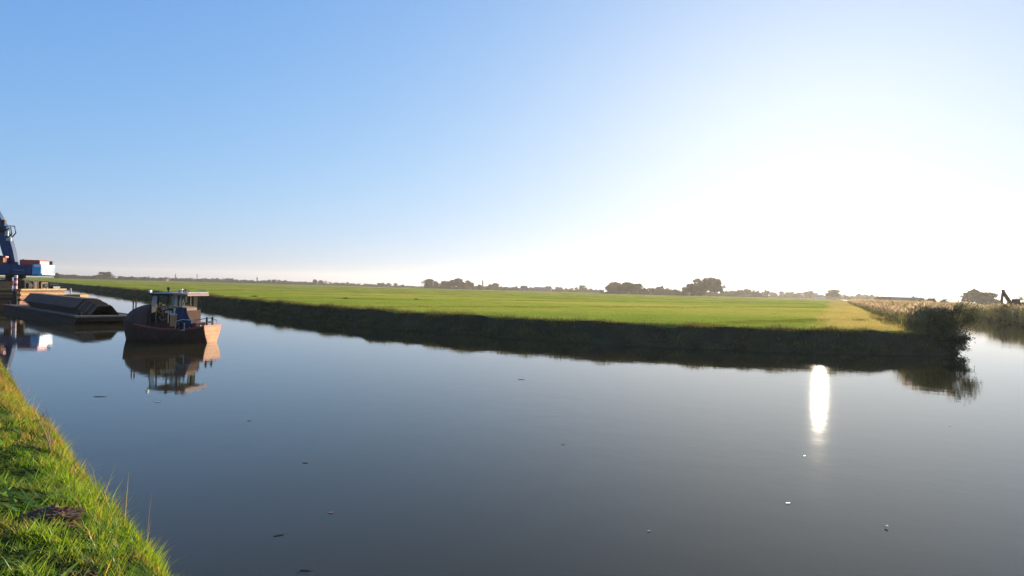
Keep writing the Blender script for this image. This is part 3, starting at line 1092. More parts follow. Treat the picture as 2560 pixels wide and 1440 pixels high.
# trees that stand out one by one
for px, hp, wp, kd, Y, lab in (
        (140, 16, 13, 'bushy', 640, 'dark blocky tree touching the right side of the excavator counterweight'),
        (263, 20, 30, 'round', 800, 'largest rounded tree on the horizon between excavator and workboat'),
        (372, 10, 8, 'tall', 860, 'slim dark tree ending the row above the steel piles'),
        (438, 18, 6, 'tall', 950, 'narrow pointed tree above the front of the workboat roof'),
        (492, 19, 5, 'tall', 950, 'thin spire shaped poplar above the rear of the workboat roof'),
        (642, 15, 10, 'tall', 980, 'pointed tree sticking up from the low horizon right of the workboat'),
        (1062, 23, 20, 'bare', 720, 'airy bare tree at the left end of the brown grove'),
        (1145, 27, 26, 'round', 720, 'tallest rounded tree of the brown grove'),
        (1206, 24, 13, 'tall', 770, 'single upright tree just right of the brown grove'),
        (1455, 19, 17, 'round', 800, 'pointed grey tree midway between farm building and dark wood'),
        (1916, 19, 14, 'round', 780, 'small round tree standing alone left of the hazy trees below the sun'),
        (2027, 20, 16, 'autumn', 830, 'pale yellow tree above the white farm shed'),
        (2086, 24, 34, 'round', 700, 'dark rounded tree just right of the white farm shed'),
        (1728, 34, 34, 'round', 520, 'left shoulder tree of the big rounded clump beside the mast'),
        (1752, 46, 46, 'round', 530, 'tall middle tree of the big rounded clump beside the mast'),
        (1776, 48, 52, 'round', 525, 'tallest tree of the big rounded clump beside the mast'),
        (1794, 44, 34, 'round', 520, 'right edge tree of the big rounded clump beside the mast'),
        (1744, 26, 40, 'bushy', 505, 'broad bush at the foot of the big rounded clump'),
        (2330, 16, 26, 'bushy', 330, 'low dark bush behind the reeds right of the long dark shed'),
        (2360, 14, 22, 'bushy', 330, 'small bush behind the tan reed plumes'),
        (2430, 44, 62, 'bushy', 420, 'taller of two rounded trees behind the reeds beside the crane arm'),
        (2462, 36, 66, 'bushy', 410, 'broad low rounded tree behind the reeds next to the crane arm'),
        (2493, 14, 30, 'bushy', 400, 'low bush at the foot of the crane arm'),
        (2548, 30, 30, 'bare', 330, 'pale airy tree behind the crane arm at the photo edge')):
    o = far_tree(px, hp + 2, wp, kd, Y, lab)

# low hedges and ditch growth that run along the foot of the far trees
hed = []
g_ = np.random.default_rng(77)
for (x0, x1, Y, hpx) in ((135, 372, 900, 9), (372, 780, 1010, 8), (780, 1010, 1020, 6), (1000, 1070, 1060, 3.5), (1060, 1300, 800, 11), (1290, 1510, 860, 10), (1500, 1720, 590, 13), (1640, 1920, 720, 12), (1800, 2200, 940, 13), (2180, 2330, 960, 10)):
    m_ = int((x1 - x0) * 36)
    px = x0 + (x1 - x0) * g_.random(m_)
    yy = Y + 14 * g_.random(m_)
    top = hpx / F * Y * (0.72 + 0.55 * vnoise(np.c_[px, px * 0], 0.05, Y * 0.01) + 0.5 * vnoise(np.c_[px, px * 0], 0.16, Y * 0.02)).clip(0.2, 1.5)
    zz = MEADOW_Z + top * g_.random(m_) ** 0.8
    cen = np.c_[(px - 1280) / F * yy, yy, zz]
    hed.append(leaf_quads(cen, np.full(m_, 0.0022 * Y * 0.5), lerp(DG0, (0.08, 0.075, 0.04), g_.random(m_)), g_))
v, tr, cc = merge(hed)
o = link_mesh('hedgerow', mesh_np('hedgerow', v, tr, M['leaf'], cc))
tag(o, 'continuous low hedges and scrub along the edge of the far fields', None, None, 'stuff')

# corner bush leaning over the water
def shrub(name, loc, lean, rx, ry, hgt, nleaf, leaf, c0, c1, seed, label, cat='bush', nst=9):
    g_ = np.random.default_rng(seed)
    root = empty(name, loc, 0, label, cat)
    parts_ = []
    for q in range(34):
        a = g_.random() * 6.28
        zc = g_.random() ** 0.8
        wz = math.sin(math.pi * (0.30 + 0.58 * zc)) ** 0.7
        r_ = math.sqrt(g_.random())
        c_ = np.array([math.cos(a) * rx * r_ * wz + lean[0] * zc, math.sin(a) * ry * r_ * wz + lean[1] * zc, 0.05 * hgt + zc * 0.88 * hgt])
        m_ = nleaf // 34
        d = g_.standard_normal((m_, 3)) * np.array([rx, ry, hgt * 0.4]) * 0.20
        parts_.append(leaf_quads(c_ + d, np.full(m_, leaf), lerp(c0, c1, np.clip(g_.random() * 0.8 + 0.25 * g_.random(m_), 0, 1)), g_))
    v_, t_, c_ = merge(parts_)
    link_mesh('foliage', mesh_np('foliage', v_, t_, M['leaf'], c_), root)
    for q in range(nst):
        m = MB()
        a = g_.random() * 6.28
        e = Vector((math.cos(a) * rx * 0.75 + lean[0], math.sin(a) * ry * 0.75 + lean[1], hgt * (0.75 + 0.3 * g_.random())))
        m.tube([(0.12 * math.cos(a), 0.12 * math.sin(a), -0.1), e * 0.5 + Vector((0, 0, 0.12 * hgt)), e], [0.03, 0.02, 0.007], 5)
        m.build('stem', M['bark'], root)
    return root


shrub('willow_bush', (26.7, 36.4, 0.25), (0.55, -0.2), 0.95, 0.95, 2.6, 5600, 0.05, (0.06, 0.064, 0.028), (0.20, 0.19, 0.08), 11, 'tall dark bush on the corner of the bank leaning over the water')
shrub('willow_bush', (25.6, 36.9, 0.8), (0.2, -0.1), 0.9, 0.8, 1.75, 4200, 0.05, (0.12, 0.125, 0.05), (0.26, 0.23, 0.10), 12, 'lighter green bush on the bank just left of the tall dark corner bush')
shrub('willow_bush', (25.3, 34.55, 0.1), (0.3, -0.35), 0.8, 0.5, 0.95, 2600, 0.045, (0.03, 0.035, 0.016), (0.10, 0.09, 0.04), 13, 'low straggly growth hanging over the water below the corner bush', 'bush', 5)
shrub('willow_bush', (29.2, 41.5, 0.1), (0.5, -0.3), 0.9, 0.9, 2.0, 3200, 0.055, (0.05, 0.055, 0.025), (0.16, 0.15, 0.065), 14, 'dark bush at the water just behind the tall corner bush')
shrub('willow_bush', (70.5, 84.5, 0.1), (-0.5, -0.5), 1.6, 1.5, 2.6, 4200, 0.10, (0.024, 0.03, 0.015), (0.075, 0.075, 0.03), 15, 'dark bush among the reeds on the other side of the channel')


# ------------------------------------------------------------------ workboat
BOAT_AX = Vector((-0.988, 0.15)).normalized()          # towards the bow
st = Vector((gx(533, 29.6), 29.6))
bc = st + BOAT_AX * 2.95 * 0.77
boat = empty('workboat', (bc.x, bc.y, 0), math.atan2(BOAT_AX.y, BOAT_AX.x), 'rusty brown workboat with an open roofed wheelhouse and a sunlit orange stern', 'boat')
# hull sections: x, half beam at the rail, half beam at the waterline, rail height, deck height
HS = [(-2.95, 0.64, 0.36, 0.80), (-2.3, 0.82, 0.62, 0.70), (-1.4, 0.98, 0.86, 0.64), (-0.4, 1.05, 0.97, 0.64), (0.6, 1.05, 0.97, 0.72), (1.5, 1.0, 0.88, 0.82), (2.2, 0.86, 0.68, 0.94), (2.7, 0.60, 0.40, 1.02), (2.98, 0.22, 0.12, 1.06)]
def hull_sec(x, b, wl, zr, k=1.0):
    rake = 0.02 if x < -2.9 else 0.0
    pts_ = []
    for y, z in ((b, zr), (b * 0.99, zr - 0.10), ((b + wl) / 2 + 0.04, zr * 0.45), (wl, 0.0), (wl * 0.8, -0.22), (0, -0.34)):
        pts_.append(Vector((x + rake * (1 - max(z, 0) / zr), y * k, z)))
    return pts_ + [Vector((p.x, -p.y, p.z)) for p in reversed(pts_[:-1])]
m = MB()
m.loft([hull_sec(*h_) for h_ in HS], closed=False)
hull = m.build('hull', M['hull'], boat, smooth=True)
for mod in [hull.modifiers.new('shell', 'SOLIDIFY')]:
    mod.thickness = 0.03
    mod.offset = 1
m = MB()                                                # the lit stern plate
m.prism([(p.y, p.z) for p in hull_sec(-2.95, 0.64, 0.36, 0.80)], (-3.005, -2.955), 'x')
for vv in m.bm.verts:
    vv.co.x += 0.02 * (1 - max(vv.co.z, 0) / 0.80)
transom = m.build('transom', M['transom'], boat)
for k_, z_ in enumerate((0.18, 0.36, 0.54)):
    m = MB()
    m.box((-3.012 + 0.02 * (1 - z_ / 0.8), 0, z_), (0.02, 0.82 + z_ * 0.45, 0.022))
    m.build('strake', M['orange'], transom)
m = MB()
for sgn in (1, -1):
    pts_ = [Vector((x + (0.0 if x > -2.9 else -0.02), sgn * (b + 0.02), zr + 0.0)) for x, b, wl, zr in HS[:6]]
    for a, b in zip(pts_[:-1], pts_[1:]):
        m.bar(a, b, 0.07, 0.075)
rim = m.build('gunwale', M['rim'], boat)
m = MB()
m.box((-2.98, 0, 0.815), (0.10, 1.36, 0.075))
m.build('stern_rail', paint('stern_rail_paint', (0.62, 0.22, 0.17), (0.5, 0.16, 0.11), 4, 0.6), boat)
m = MB()
m.loft([[Vector((x, b * 0.97, zr - 0.22)), Vector((x, 0, zr - 0.20)), Vector((x, -b * 0.97, zr - 0.22))] for x, b, wl, zr in HS])
m.build('deck', M['rust'], boat)
# rounded fore cabin
secs = []
for x, w_, h_ in ((0.62, 0.99, 1.84), (1.1, 0.985, 1.80), (1.6, 0.96, 1.72), (2.1, 0.87, 1.58), (2.5, 0.70, 1.39), (2.75, 0.48, 1.17), (2.93, 0.2, 0.96)):
    ring = []
    for q in range(13):
        a = math.pi * q / 12
        c_, s_ = math.cos(a), math.sin(a)
        y = w_ * math.copysign(abs(c_) ** 0.55, c_)
        z = 0.55 + (h_ - 0.55) * abs(s_) ** 0.55
        ring.append(Vector((x, y, z)))
    secs.append(ring)
m = MB()
m.loft(secs)
m.bm.faces.new([v_ for v_ in m.bm.verts][:13])
fc = m.build('fore_cabin', M['cabin'], boat, smooth=True)
m = MB()
m.tube([(0.61, 1.0 * math.cos(a) * 1.0, 0.6 + 1.25 * abs(math.sin(a)) ** 0.6) for a in [math.pi * q / 10 for q in range(11)]], 0.025, 6)
m.build('cabin_rim', M['dark'], fc)
for dx in (0.0, 0.2):
    m = MB()
    m.tube([(2.62 - dx, 0.1, 1.2), (2.62 - dx, 0.1, 2.0)], 0.035, 8)
    m.build('bow_post', M['cabin'], boat)
# wheelhouse: posts, panes, roof
ROOF_Z = 2.27
POSTS = [(0.98, 0.76, 0.05), (0.55, 0.78, 0.05), (-0.15, 0.78, 0.05), (-0.62, 0.52, 0.085), (-0.86, 0.52, 0.05)]
for x, y, w_ in POSTS:
    for sgn in (1, -1):
        m = MB()
        zb = 0.5 if x < 0.9 else 1.5
        m.bar((x + (0.12 if x > 0.9 else 0), sgn * y, zb), (x, sgn * y, ROOF_Z), w_, w_)
        m.build('post', M['dark'], boat)
def pane(x0, x1, y, z0, z1, slope=0.0):
    m = MB()
    m.prism([(x0, z1), (x1, z1), (x1 + slope, z0), (x0 + slope, z0)], (y - 0.006, y + 0.006), 'y')
    return m.build('window_pane', M['glass'], boat)
pane(0.62, 0.95, 0.78, 1.68, 2.2, 0.1)
pane(0.62, 0.95, -0.78, 1.68, 2.2, 0.1)
pane(-0.58, -0.2, 0.60, 1.78, 2.2)
pane(-0.56, -0.2, -0.78, 1.66, 2.2)
pane(-0.84, -0.66, 0.525, 1.70, 2.2)
pane(-0.84, -0.66, -0.525, 1.70, 2.2)
pane(0.10, 0.22, -0.78, 1.85, 2.2)
m = MB()
m.prism([(-0.8, 0.5), (0.8, 0.5), (0.8, 1.78), (-0.8, 1.78)], (0.98, 1.0), 'x')
m.build('front_bulkhead', M['dark'], boat)
for y, zt, nm in ((-0.82, 1.62, 'side_panel'), (0.83, 0.92, 'side_panel')):
    m = MB()
    m.box((0.05, y, (0.55 + zt) / 2), (1.75, 0.03, zt - 0.55))
    m.build(nm, M['hull'], boat)
m = MB()
m.box((-0.95, -0.1, 1.05), (0.05, 1.3, 0.95))
m.build('rear_panel', M['hull'], boat)
# canopy roof with a lowered mast cradle on its after half
m = MB()
m.prism([(1.12, ROOF_Z + 0.02), (1.12, ROOF_Z + 0.08), (0.2, ROOF_Z + 0.14), (-0.9, ROOF_Z + 0.12), (-1.46, ROOF_Z + 0.06), (-1.46, ROOF_Z)], (-0.80, 0.80), 'y')
roof = m.build('roof', M['roof'], boat, bevel=0.01)
m = MB()
for y in (0.815, -0.815):
    m.box((0.3, y, ROOF_Z + 0.015), (1.6, 0.03, 0.085))
m.build('roof_edge', M['dark'], roof)
m = MB()
for y in (0.817, -0.817):
    m.box((-0.985, y, ROOF_Z + 0.02), (0.95, 0.034, 0.07))
m.box((-1.475, 0, ROOF_Z + 0.02), (0.03, 1.6, 0.08))
m.build('roof_edge', M['rim'], roof)
for y in (0.76, -0.76):
    m = MB()
    m.tube([(-0.75, y, ROOF_Z + 0.23), (-1.44, y, ROOF_Z + 0.21), (-1.44, y, ROOF_Z + 0.05)], 0.018, 6)
    for x in (-0.78, -0.95, -1.12, -1.28):
        m.tube([(x, y, ROOF_Z + 0.06), (x, y, ROOF_Z + 0.225)], 0.013, 5)
    m.build('roof_rail', M['pale'], roof)
m = MB()
m.tube([(-1.45, -0.76, ROOF_Z + 0.12), (-1.45, 0.76, ROOF_Z + 0.12)], 0.035, 6)
m.build('mast_cradle', M['pale'], roof)
m = MB()
m.box((1.05, 0.85, ROOF_Z + 0.16), (0.12, 0.12, 0.12)).tube([(1.05, 0.85, ROOF_Z + 0.05), (1.05, 0.85, ROOF_Z + 0.16)], 0.02, 6)
m.build('lamp', M['white'], roof)
m = MB()
m.tube([(0.45, 0.2, ROOF_Z + 0.1), (0.45, 0.2, ROOF_Z + 0.34)], 0.045, 8).tube([(0.45, 0.2, ROOF_Z + 0.24), (0.45, 0.2, ROOF_Z + 0.37)], 0.085, 8)
m.build('horn', M['dark'], roof)
for x, hh_, mt in ((-0.62, 0.12, 'dark'), (-0.8, 0.18, 'white'), (-0.95, 0.14, 'redbrown'), (-1.08, 0.17, 'dark'), (-1.25, 0.12, 'dark')):
    m = MB()
    m.tube([(x, 0.5, ROOF_Z + 0.08), (x, 0.5, ROOF_Z + 0.1 + hh_)], 0.035, 6)
    m.box((x, 0.5, ROOF_Z + 0.1 + hh_), (0.1, 0.09, 0.06))
    m.build('roof_light', M[mt], roof)
# what stands in the wheelhouse
m = MB()
m.tube([Vector((0.36, 0.62 + 0.30 * math.cos(a), 1.33 + 0.30 * math.sin(a))) + Vector((0.28 * math.cos(a), -0.25 * math.cos(a), 0)) for a in [2 * math.pi * q / 16 for q in range(16)]], 0.028, 6, closed=True)
for a in (0.3, 1.35, 2.4):
    m.tube([Vector((0.36 + 0.28 * math.cos(a), 0.62 + 0.05 * math.cos(a), 1.33 + 0.30 * math.sin(a))), Vector((0.36 - 0.28 * math.cos(a), 0.62 - 0.05 * math.cos(a), 1.33 - 0.30 * math.sin(a)))], 0.014, 5)
m.build('steering_wheel', M['wood'], boat)
m = MB()
m.box((0.45, 0.3, 0.92), (0.6, 0.5, 0.85))
m.tube([(0.62, 0.6, 0.6), (0.66, 0.66, 1.1), (0.6, 0.68, 1.6), (0.4, 0.62, 1.72), (0.2, 0.6, 1.62)], 0.03, 6)
m.tube([(0.2, 0.55, 0.8), (0.12, 0.62, 1.2), (0.25, 0.66, 1.5)], 0.025, 6)
m.build('engine_housing', M['rust'], boat)
m = MB()
m.tube([(0.66, 0.74, 0.66), (0.70, 0.78, 1.1), (0.62, 0.8, 1.66)], 0.028, 6)
m.tube([(0.62, 0.78, 1.62), (0.3, 0.8, 1.70), (0.05, 0.8, 1.55)], 0.022, 6)
m.build('hose', M['straw'], boat)
m = MB()
m.box((0.22, 0.78, 0.80), (0.13, 0.1, 0.11))
m.build('valve', M['pale'], boat, bevel=0.02)
secs = []
for q in range(9):
    u = q / 8
    x = 0.12 - 1.15 * u
    z = 1.62 + 0.16 * math.sin(math.pi * (0.35 + 0.6 * u))
    secs.append([Vector((x, y, z + dz_)) for y, dz_ in ((0.80, 0), (0.80, -0.13), (-0.4, -0.13), (-0.4, 0))])
m = MB()
m.loft(secs, closed=True)
m.build('dashboard', M['wood'], boat)
m = MB()
m.box((-0.18, 0.78, 1.46), (0.08, 0.08, 0.12)).box((-0.36, 0.78, 1.44), (0.08, 0.08, 0.15)).box((-0.02, 0.78, 1.45), (0.07, 0.07, 0.09))
m.build('lever', M['pale'], boat)
m = MB()
m.box((-0.64, 0.72, 1.04), (0.46, 0.34, 0.56))
loc_ = m.build('locker', M['orange'], boat, bevel=0.012)
m = MB()
m.box((-0.64, 0.72, 1.35), (0.49, 0.37, 0.06)).box((-0.58, 0.72, 1.47), (0.07, 0.07, 0.2)).box((-0.82, 0.72, 1.46), (0.07, 0.07, 0.18))
m.build('locker_lid', M['pale'], loc_)
m = MB()                                                # blue cloth hung between the after posts
gridp = []
for q in range(9):
    u = q / 8
    row = []
    for r_ in range(7):
        v_ = r_ / 6
        x = -0.80 - 0.72 * u - 0.42 * v_ * u + 0.05 * math.sin(5 * v_)
        row.append(Vector((x, 0.86 + 0.025 * math.sin(9 * u + 3 * v_), 1.70 - 0.98 * v_)))
    gridp.append(row)
m.loft(gridp)
tp = m.build('blue_curtain', M['tarp'], boat, smooth=True)
tp.modifiers.new('thick', 'SOLIDIFY').thickness = 0.012
m = MB()
m.tube([(-0.9, 0.56, ROOF_Z), (-1.75, 0.86, 0.72)], 0.012, 5)
m.build('stay', M['pale'], boat)
# after deck
for sg_ in (1, -1):
    m = MB()
    m.tube([(-1.25, 0.9 * sg_, 0.64), (-1.3, 0.9 * sg_, 1.02), (-1.75, 0.88 * sg_, 1.12), (-2.2, 0.84 * sg_, 1.10), (-2.62, 0.74 * sg_, 1.02), (-2.66, 0.72 * sg_, 0.75)], 0.022, 6)
    m.build('guard_rail', M['pale'], boat)
m = MB()
m.box((-1.36, 0.95, 0.78), (0.05, 0.05, 0.34)).box((-1.72, 0.94, 0.78), (0.05, 0.05, 0.34)).box((-1.54, 0.945, 0.62), (0.41, 0.05, 0.05))
m.build('fender_frame', M['pale'], boat)
m = MB()
m.tube([Vector((-1.54 + 0.13 * math.cos(a), 0.985, 0.82 + 0.15 * math.sin(a))) for a in [2 * math.pi * q / 14 for q in range(14)]], 0.05, 7, closed=True)
tyre = m.build('tyre_fender', M['rubber'])
tyre.matrix_world = boat.matrix_basis.copy()
tag(tyre, 'black tyre fender hung in a pale frame on the workboat side', 'tyre')
m = MB()
m.box((-1.95, 0.2, 0.74), (0.75, 1.0, 0.42))
m.build('deck_hatch', M['redbrown'], boat, bevel=0.02)
m = MB()
m.box((-2.45, 0.35, 0.78), (0.42, 0.5, 0.36))
m.build('deck_box', M['orange'], boat, bevel=0.015)
m = MB()
m.box((-2.16, 0.78, 0.85), (0.09, 0.06, 0.3))
m.build('stanchion', M['pale'], boat)
m = MB()
for y in (0.30, -0.12):
    m.box((-2.86, y, 1.02), (0.10, 0.08, 0.42))
m.box((-2.86, 0.09, 0.98), (0.09, 0.4, 0.10))
m.build('bollard', M['dark'], boat, bevel=0.01)

for ch in boat.children:
    if ch.name.split('.')[0] not in ('hull', 'transom', 'gunwale', 'stern_rail', 'deck', 'fore_cabin', 'bow_post', 'bollard', 'guard_rail', 'deck_box', 'stanchion', 'deck_hatch'):
        ch.location.x += -0.45 if ch.name.split('.')[0] != 'fender_frame' else -0.2
boat.scale = (0.77, 1, 1)
tyre.location = boat.location + Vector((BOAT_AX.x, BOAT_AX.y, 0)) * -0.154
tyre.scale = (0.77, 1, 1)

# ------------------------------------------------------------------ flat barge with sheet piles
BA = Vector((-0.765, 0.644)).normalized()              # towards the far end
BN = Vector((BA.y, -BA.x))                      # across, away from the viewer
corner = Vector((gx(193, 38.2), 38.2))
BLEN, BWID = 21.5, 3.7
bo = corner + BN * (BWID / 2)
barge = empty('work_barge', (bo.x, bo.y, 0), math.atan2(BA.y, BA.x), 'long low rusty flat barge carrying a stack of steel piles', 'barge')
# across direction in local coordinates: +y is to the left of the axis
sgn = 1.0 if Vector((-BA.y, BA.x)).dot(BN) > 0 else -1.0
m = MB()
m.prism([(0, 0.46), (0.0, 0.30), (0.7, -0.3), (BLEN - 0.7, -0.3), (BLEN, 0.30), (BLEN, 0.46)], (-BWID / 2, BWID / 2), 'y')
bh = m.build('hull', M['rust'], barge, bevel=0.02)
m = MB()
m.box((BLEN / 2, 0, 0.475), (BLEN - 0.3, BWID - 0.3, 0.03))
m.build('deck', M['deck'], barge)
for y in (-BWID / 2, BWID / 2):
    m = MB()
    m.box((BLEN / 2, y, 0.47), (BLEN, 0.16, 0.10))
    m.build('edge_beam', M['rust'], barge)
m = MB()
m.box((0.12, 0, 0.50), (0.42, BWID + 0.1, 0.11))
m.build('end_beam', M['wood'], barge)
m = MB()
m.box((-0.02, 0, 0.24), (0.05, BWID - 0.3, 0.09))
m.build('rubbing_strip', M['rust'], barge)
for x in (0.5, BLEN - 0.6):
    for y in (-1.5, 1.5):
        m = MB()
        m.tube([(x, y, 0.48), (x, y, 0.74)], 0.07, 8).tube([(x, y - 0.16, 0.66), (x, y + 0.16, 0.66)], 0.04, 6)
        m.build('bollard', M['dark'], barge)
# sheet piles: nested troughs turned over, their ends stepped back one after the other
def pile_mesh():
    t_ = 0.02
    outer = [(-1.02, 0.0), (-0.86, 0.0), (-0.40, 0.62), (0.40, 0.62), (0.86, 0.0), (1.02, 0.0)]
    inner = [(1.02, -t_), (0.845, -t_), (0.385, 0.62 - t_), (-0.385, 0.62 - t_), (-0.845, -t_), (-1.02, -t_)]
    m_ = MB()
    m_.prism(outer + inner, (0, 15.2), 'x')
    bmesh.ops.recalc_face_normals(m_.bm, faces=m_.bm.faces)
    me_ = bpy.data.meshes.new('sheet_pile')
    m_.bm.to_mesh(me_)
    m_.bm.free()
    me_.materials.append(M['pile'])
    return me_
PM = pile_mesh()
NP = 8
ORDP = ['lowest', 'second', 'third', 'fourth', 'fifth', 'sixth', 'seventh', 'topmost']
for k_ in range(NP):
    o = link_mesh('sheet_pile', PM)
    along = 1.0 + 0.42 * k_
    c_ = bo + BA * along + BN * (0.03 * math.sin(2.4 * k_))
    o.location = (c_.x, c_.y, 0.52 + 0.058 * k_)
    o.rotation_euler = (0, 0, math.atan2(BA.y, BA.x) + 0.004 * math.sin(3.1 * k_))
    tag(o, '%s rusty steel sheet pile of the nested stack on the flat barge%s' % (ORDP[k_], '' if k_ in (0, NP - 1) else ', counted from below'), 'sheet pile', 'sheet piles stacked on the barge')

# ------------------------------------------------------------------ pontoon and excavator
PR = Vector((0.985, 0.17)).normalized()                # the direction the lit end faces
PB = Vector((-PR.y, PR.x))                             # away from the viewer
prz = math.atan2(PR.y, PR.x)
pc = Vector((gx(50, 60.3), 60.3))                      # near corner of the lit end
pont = empty('pontoon', (pc.x, pc.y, 0), prz, 'rusty pontoon with ochre deck beams under the blue excavator', 'pontoon')
m = MB()
m.box((-8.5, 3.9, 0.45), (17.0, 7.8, 1.9))
m.build('hull', M['pontoon'], pont, bevel=0.03)
m = MB()
m.box((-8.5, 3.9, 1.47), (17.2, 8.0, 0.14))
m.build('deck', M['deck'], pont)
for z_, mt, ex in ((1.62, 'ochre', 0.12), (1.12, 'ochre', 0.10), (0.62, 'rust', 0.08)):
    m = MB()
    m.box((0.06, 3.9, z_), (0.2 + ex, 8.1, 0.17))
    m.build('end_beam', M[mt], pont)
for z_, mt in ((1.62, 'ochre'), (1.20, 'ochre'), (0.7, 'rust')):
    m = MB()
    m.box((-8.6, -0.10, z_), (17.0, 0.2, 0.17))
    m.build('side_beam', M[mt], pont)
m = MB()
m.box((0.7, 9.0, 0.45), (1.7, 1.8, 1.2))
m.build('rear_box', M['ochre'], pont, bevel=0.03)
m = MB()
m.tube([(0.4, 8.4, 1.1), (0.4, 8.4, 1.75)], 0.09, 8)
m.build('bollard', M['pale'], pont)
# things on deck
def on_pont(x, y, z=1.55):
    p = pc + PR * x + PB * y
    return (p.x, p.y, z)
def crate(x, y, sx, sy, sz, mt, label, name='deck_crate', cat='crate'):
    root = empty(name, on_pont(x, y), prz, label, cat)
    m = MB()
    m.box((0, 0, sz / 2), (sx, sy, sz))
    m.build('body', M[mt], root, bevel=0.03)
    m = MB()
    m.box((0, 0, sz + 0.03), (sx * 1.04, sy * 1.04, 0.07))
    m.build('lid', M[mt], root)
    m = MB()
    for y_ in (-sy * 0.32, sy * 0.32):
        m.box((sx / 2 + 0.012, y_, sz / 2), (0.03, 0.09, sz * 0.95))
    m.build('batten', M['dark'], root)
    return root
crate(-0.75, 1.75, 0.8, 0.85, 0.95, 'rubber', 'dark steel crate on the pontoon deck nearest the red and white pole')
crate(-0.65, 3.1, 0.8, 0.95, 0.85, 'rust', 'rusty brown crate in the middle of the three on the pontoon deck')
crate(-0.65, 4.6, 0.8, 1.15, 0.75, 'brown', 'wide brown crate under the excavator counterweight on the pontoon')
fr = empty('tool_rack', on_pont(-0.5, 6.9), prz, 'low dark blue tubular rack at the far end of the pontoon deck', 'rack')
for y_ in (-0.75, 0.75):
    m = MB()
    m.tube([(0, y_, 0), (0, y_, 0.62)], 0.035, 6)
    m.build('post', M['dark'], fr)
m = MB()
m.tube([(0, -0.78, 0.62), (0, 0.78, 0.62)], 0.035, 6)
m.build('rail', M['dark'], fr)
m = MB()
m.box((0, 0, 0.22), (0.5, 1.3, 0.34))
m.build('bin', M['tarp'], fr)
tk = empty('fuel_tank', on_pont(-1.9, 0.85), prz, 'boxy brown fuel tank on the pontoon below the excavator body', 'tank')
m = MB()
m.box((0, 0, 0.42), (1.25, 0.75, 0.84))
m.build('body', M['brown'], tk, bevel=0.05)
m = MB()
m.tube([(0.2, 0, 0.84), (0.2, 0, 0.93)], 0.09, 8)
m.build('filler_cap', M['dark'], tk)
pl = empty('marker_pole', on_pont(-0.18, -0.32, 0.0), prz, 'red and white banded pole with a dark sleeve at the pontoon corner', 'pole')
m = MB()
m.tube([(0, 0, -0.8), (0, 0, 1.45)], 0.22, 10)
m.build('sleeve', M['dark'], pl)
for q in range(6):
    m = MB()
    m.tube([(0, 0, 1.45 + 0.27 * q), (0, 0, 1.45 + 0.27 * (q + 1))], 0.13, 10)
    m.build('band', M['red'] if q % 2 == 0 else M['white'], pl)
lp = empty('ladder_post', on_pont(-0.5, -0.28, 1.5), prz, 'slim red and white post beside the banded pole on the pontoon', 'pole')
m = MB()
m.tube([(0, 0, 0), (0, 0, 1.35)], 0.06, 8)
m.build('post', M['white'], lp)
m = MB()
m.tube([(0, 0, 0.5), (0, 0, 1.0)], 0.065, 8)
m.build('band', M['red'], lp)

# excavator, its tail towards the sun; local +x is the tail
ex = empty('excavator', on_pont(-2.35, 3.4, 1.55), prz, 'blue and red crawler excavator standing on the pontoon, boom raised', 'excavator')
for y_ in (-1.35, 1.35):
    m = MB()
    pts_ = []
    for q in range(9):
        a = -math.pi / 2 + math.pi * q / 8
        pts_.append((1.75 + 0.45 * math.cos(a), 0.46 + 0.45 * math.sin(a)))
    for q in range(9):
        a = math.pi / 2 + math.pi * q / 8
        pts_.append((-1.75 + 0.45 * math.cos(a), 0.46 + 0.45 * math.sin(a)))
    m.prism(pts_, (y_ - 0.32, y_ + 0.32), 'y')
    tr_ = m.build('track', M['rubber'], ex)
    m = MB()
    for x in (-1.75, -0.9, 0, 0.9, 1.75):
        m.tube([(x, y_ - 0.34, 0.46), (x, y_ + 0.34, 0.46)], 0.26, 10)
    m.build('roller', M['rust'], tr_)
m = MB()
m.box((0, 0, 0.75), (2.4, 2.2, 0.5)).tube([(0, 0, 0.9), (0, 0, 1.5)], 0.85, 18)
m.build('undercarriage', M['dark'], ex)
HZ = 1.5
m = MB()
m.box((0.35, 0, HZ + 0.06), (5.0, 2.9, 0.14))
m.build('frame', M['dark'], ex)
m = MB()
m.box((0.75, 0, HZ + 0.62), (3.1, 2.86, 0.98))
body = m.build('body', M['blue'], ex, bevel=0.05)
m = MB()
m.box((1.1, -1.45, HZ + 0.55), (0.95, 0.03, 0.14))
m.build('vent_panel', M['slate'], body)
for x in (0.35, 1.75):
    m = MB()
    m.box((x, -1.44, HZ + 0.62), (0.03, 0.03, 0.86))
    m.build('panel_joint', M['dark'], body)
m = MB()                                                # counterweight with a rounded tail
prof = [(2.32, -1.46), (2.75, -1.46), (3.02, -1.2), (3.12, -0.6), (3.15, 0), (3.12, 0.6), (3.02, 1.2), (2.75, 1.46), (2.32, 1.46)]
m.prism([(x, y) for x, y in prof], (HZ + 0.08, HZ + 1.22), 'z')
cw = m.build('counterweight', M['cyan'], ex, bevel=0.06)
m = MB()
m.prism([(x + (0.02 if x > 2.4 else 0.2), y * 1.012) for x, y in prof], (HZ + 0.93, HZ + 1.16), 'z')
m.build('white_stripe', M['white'], cw)
m = MB()
for q in range(7):
    y_ = -1.02 + 0.34 * q
    m.box((3.13 - 0.02 * abs(q - 3), y_, HZ + 0.20), (0.09, 0.2, 0.12))
m.build('tail_mark', M['white'], cw)
m = MB()
m.box((3.14, 0.1, HZ + 0.68), (0.06, 1.3, 0.12))
m.build('white_band', M['white'], cw)
m = MB()
m.box((1.85, 0.1, HZ + 1.38), (1.9, 2.4, 0.54))
hood = m.build('engine_hood', M['red'], ex, bevel=0.08)
m = MB()
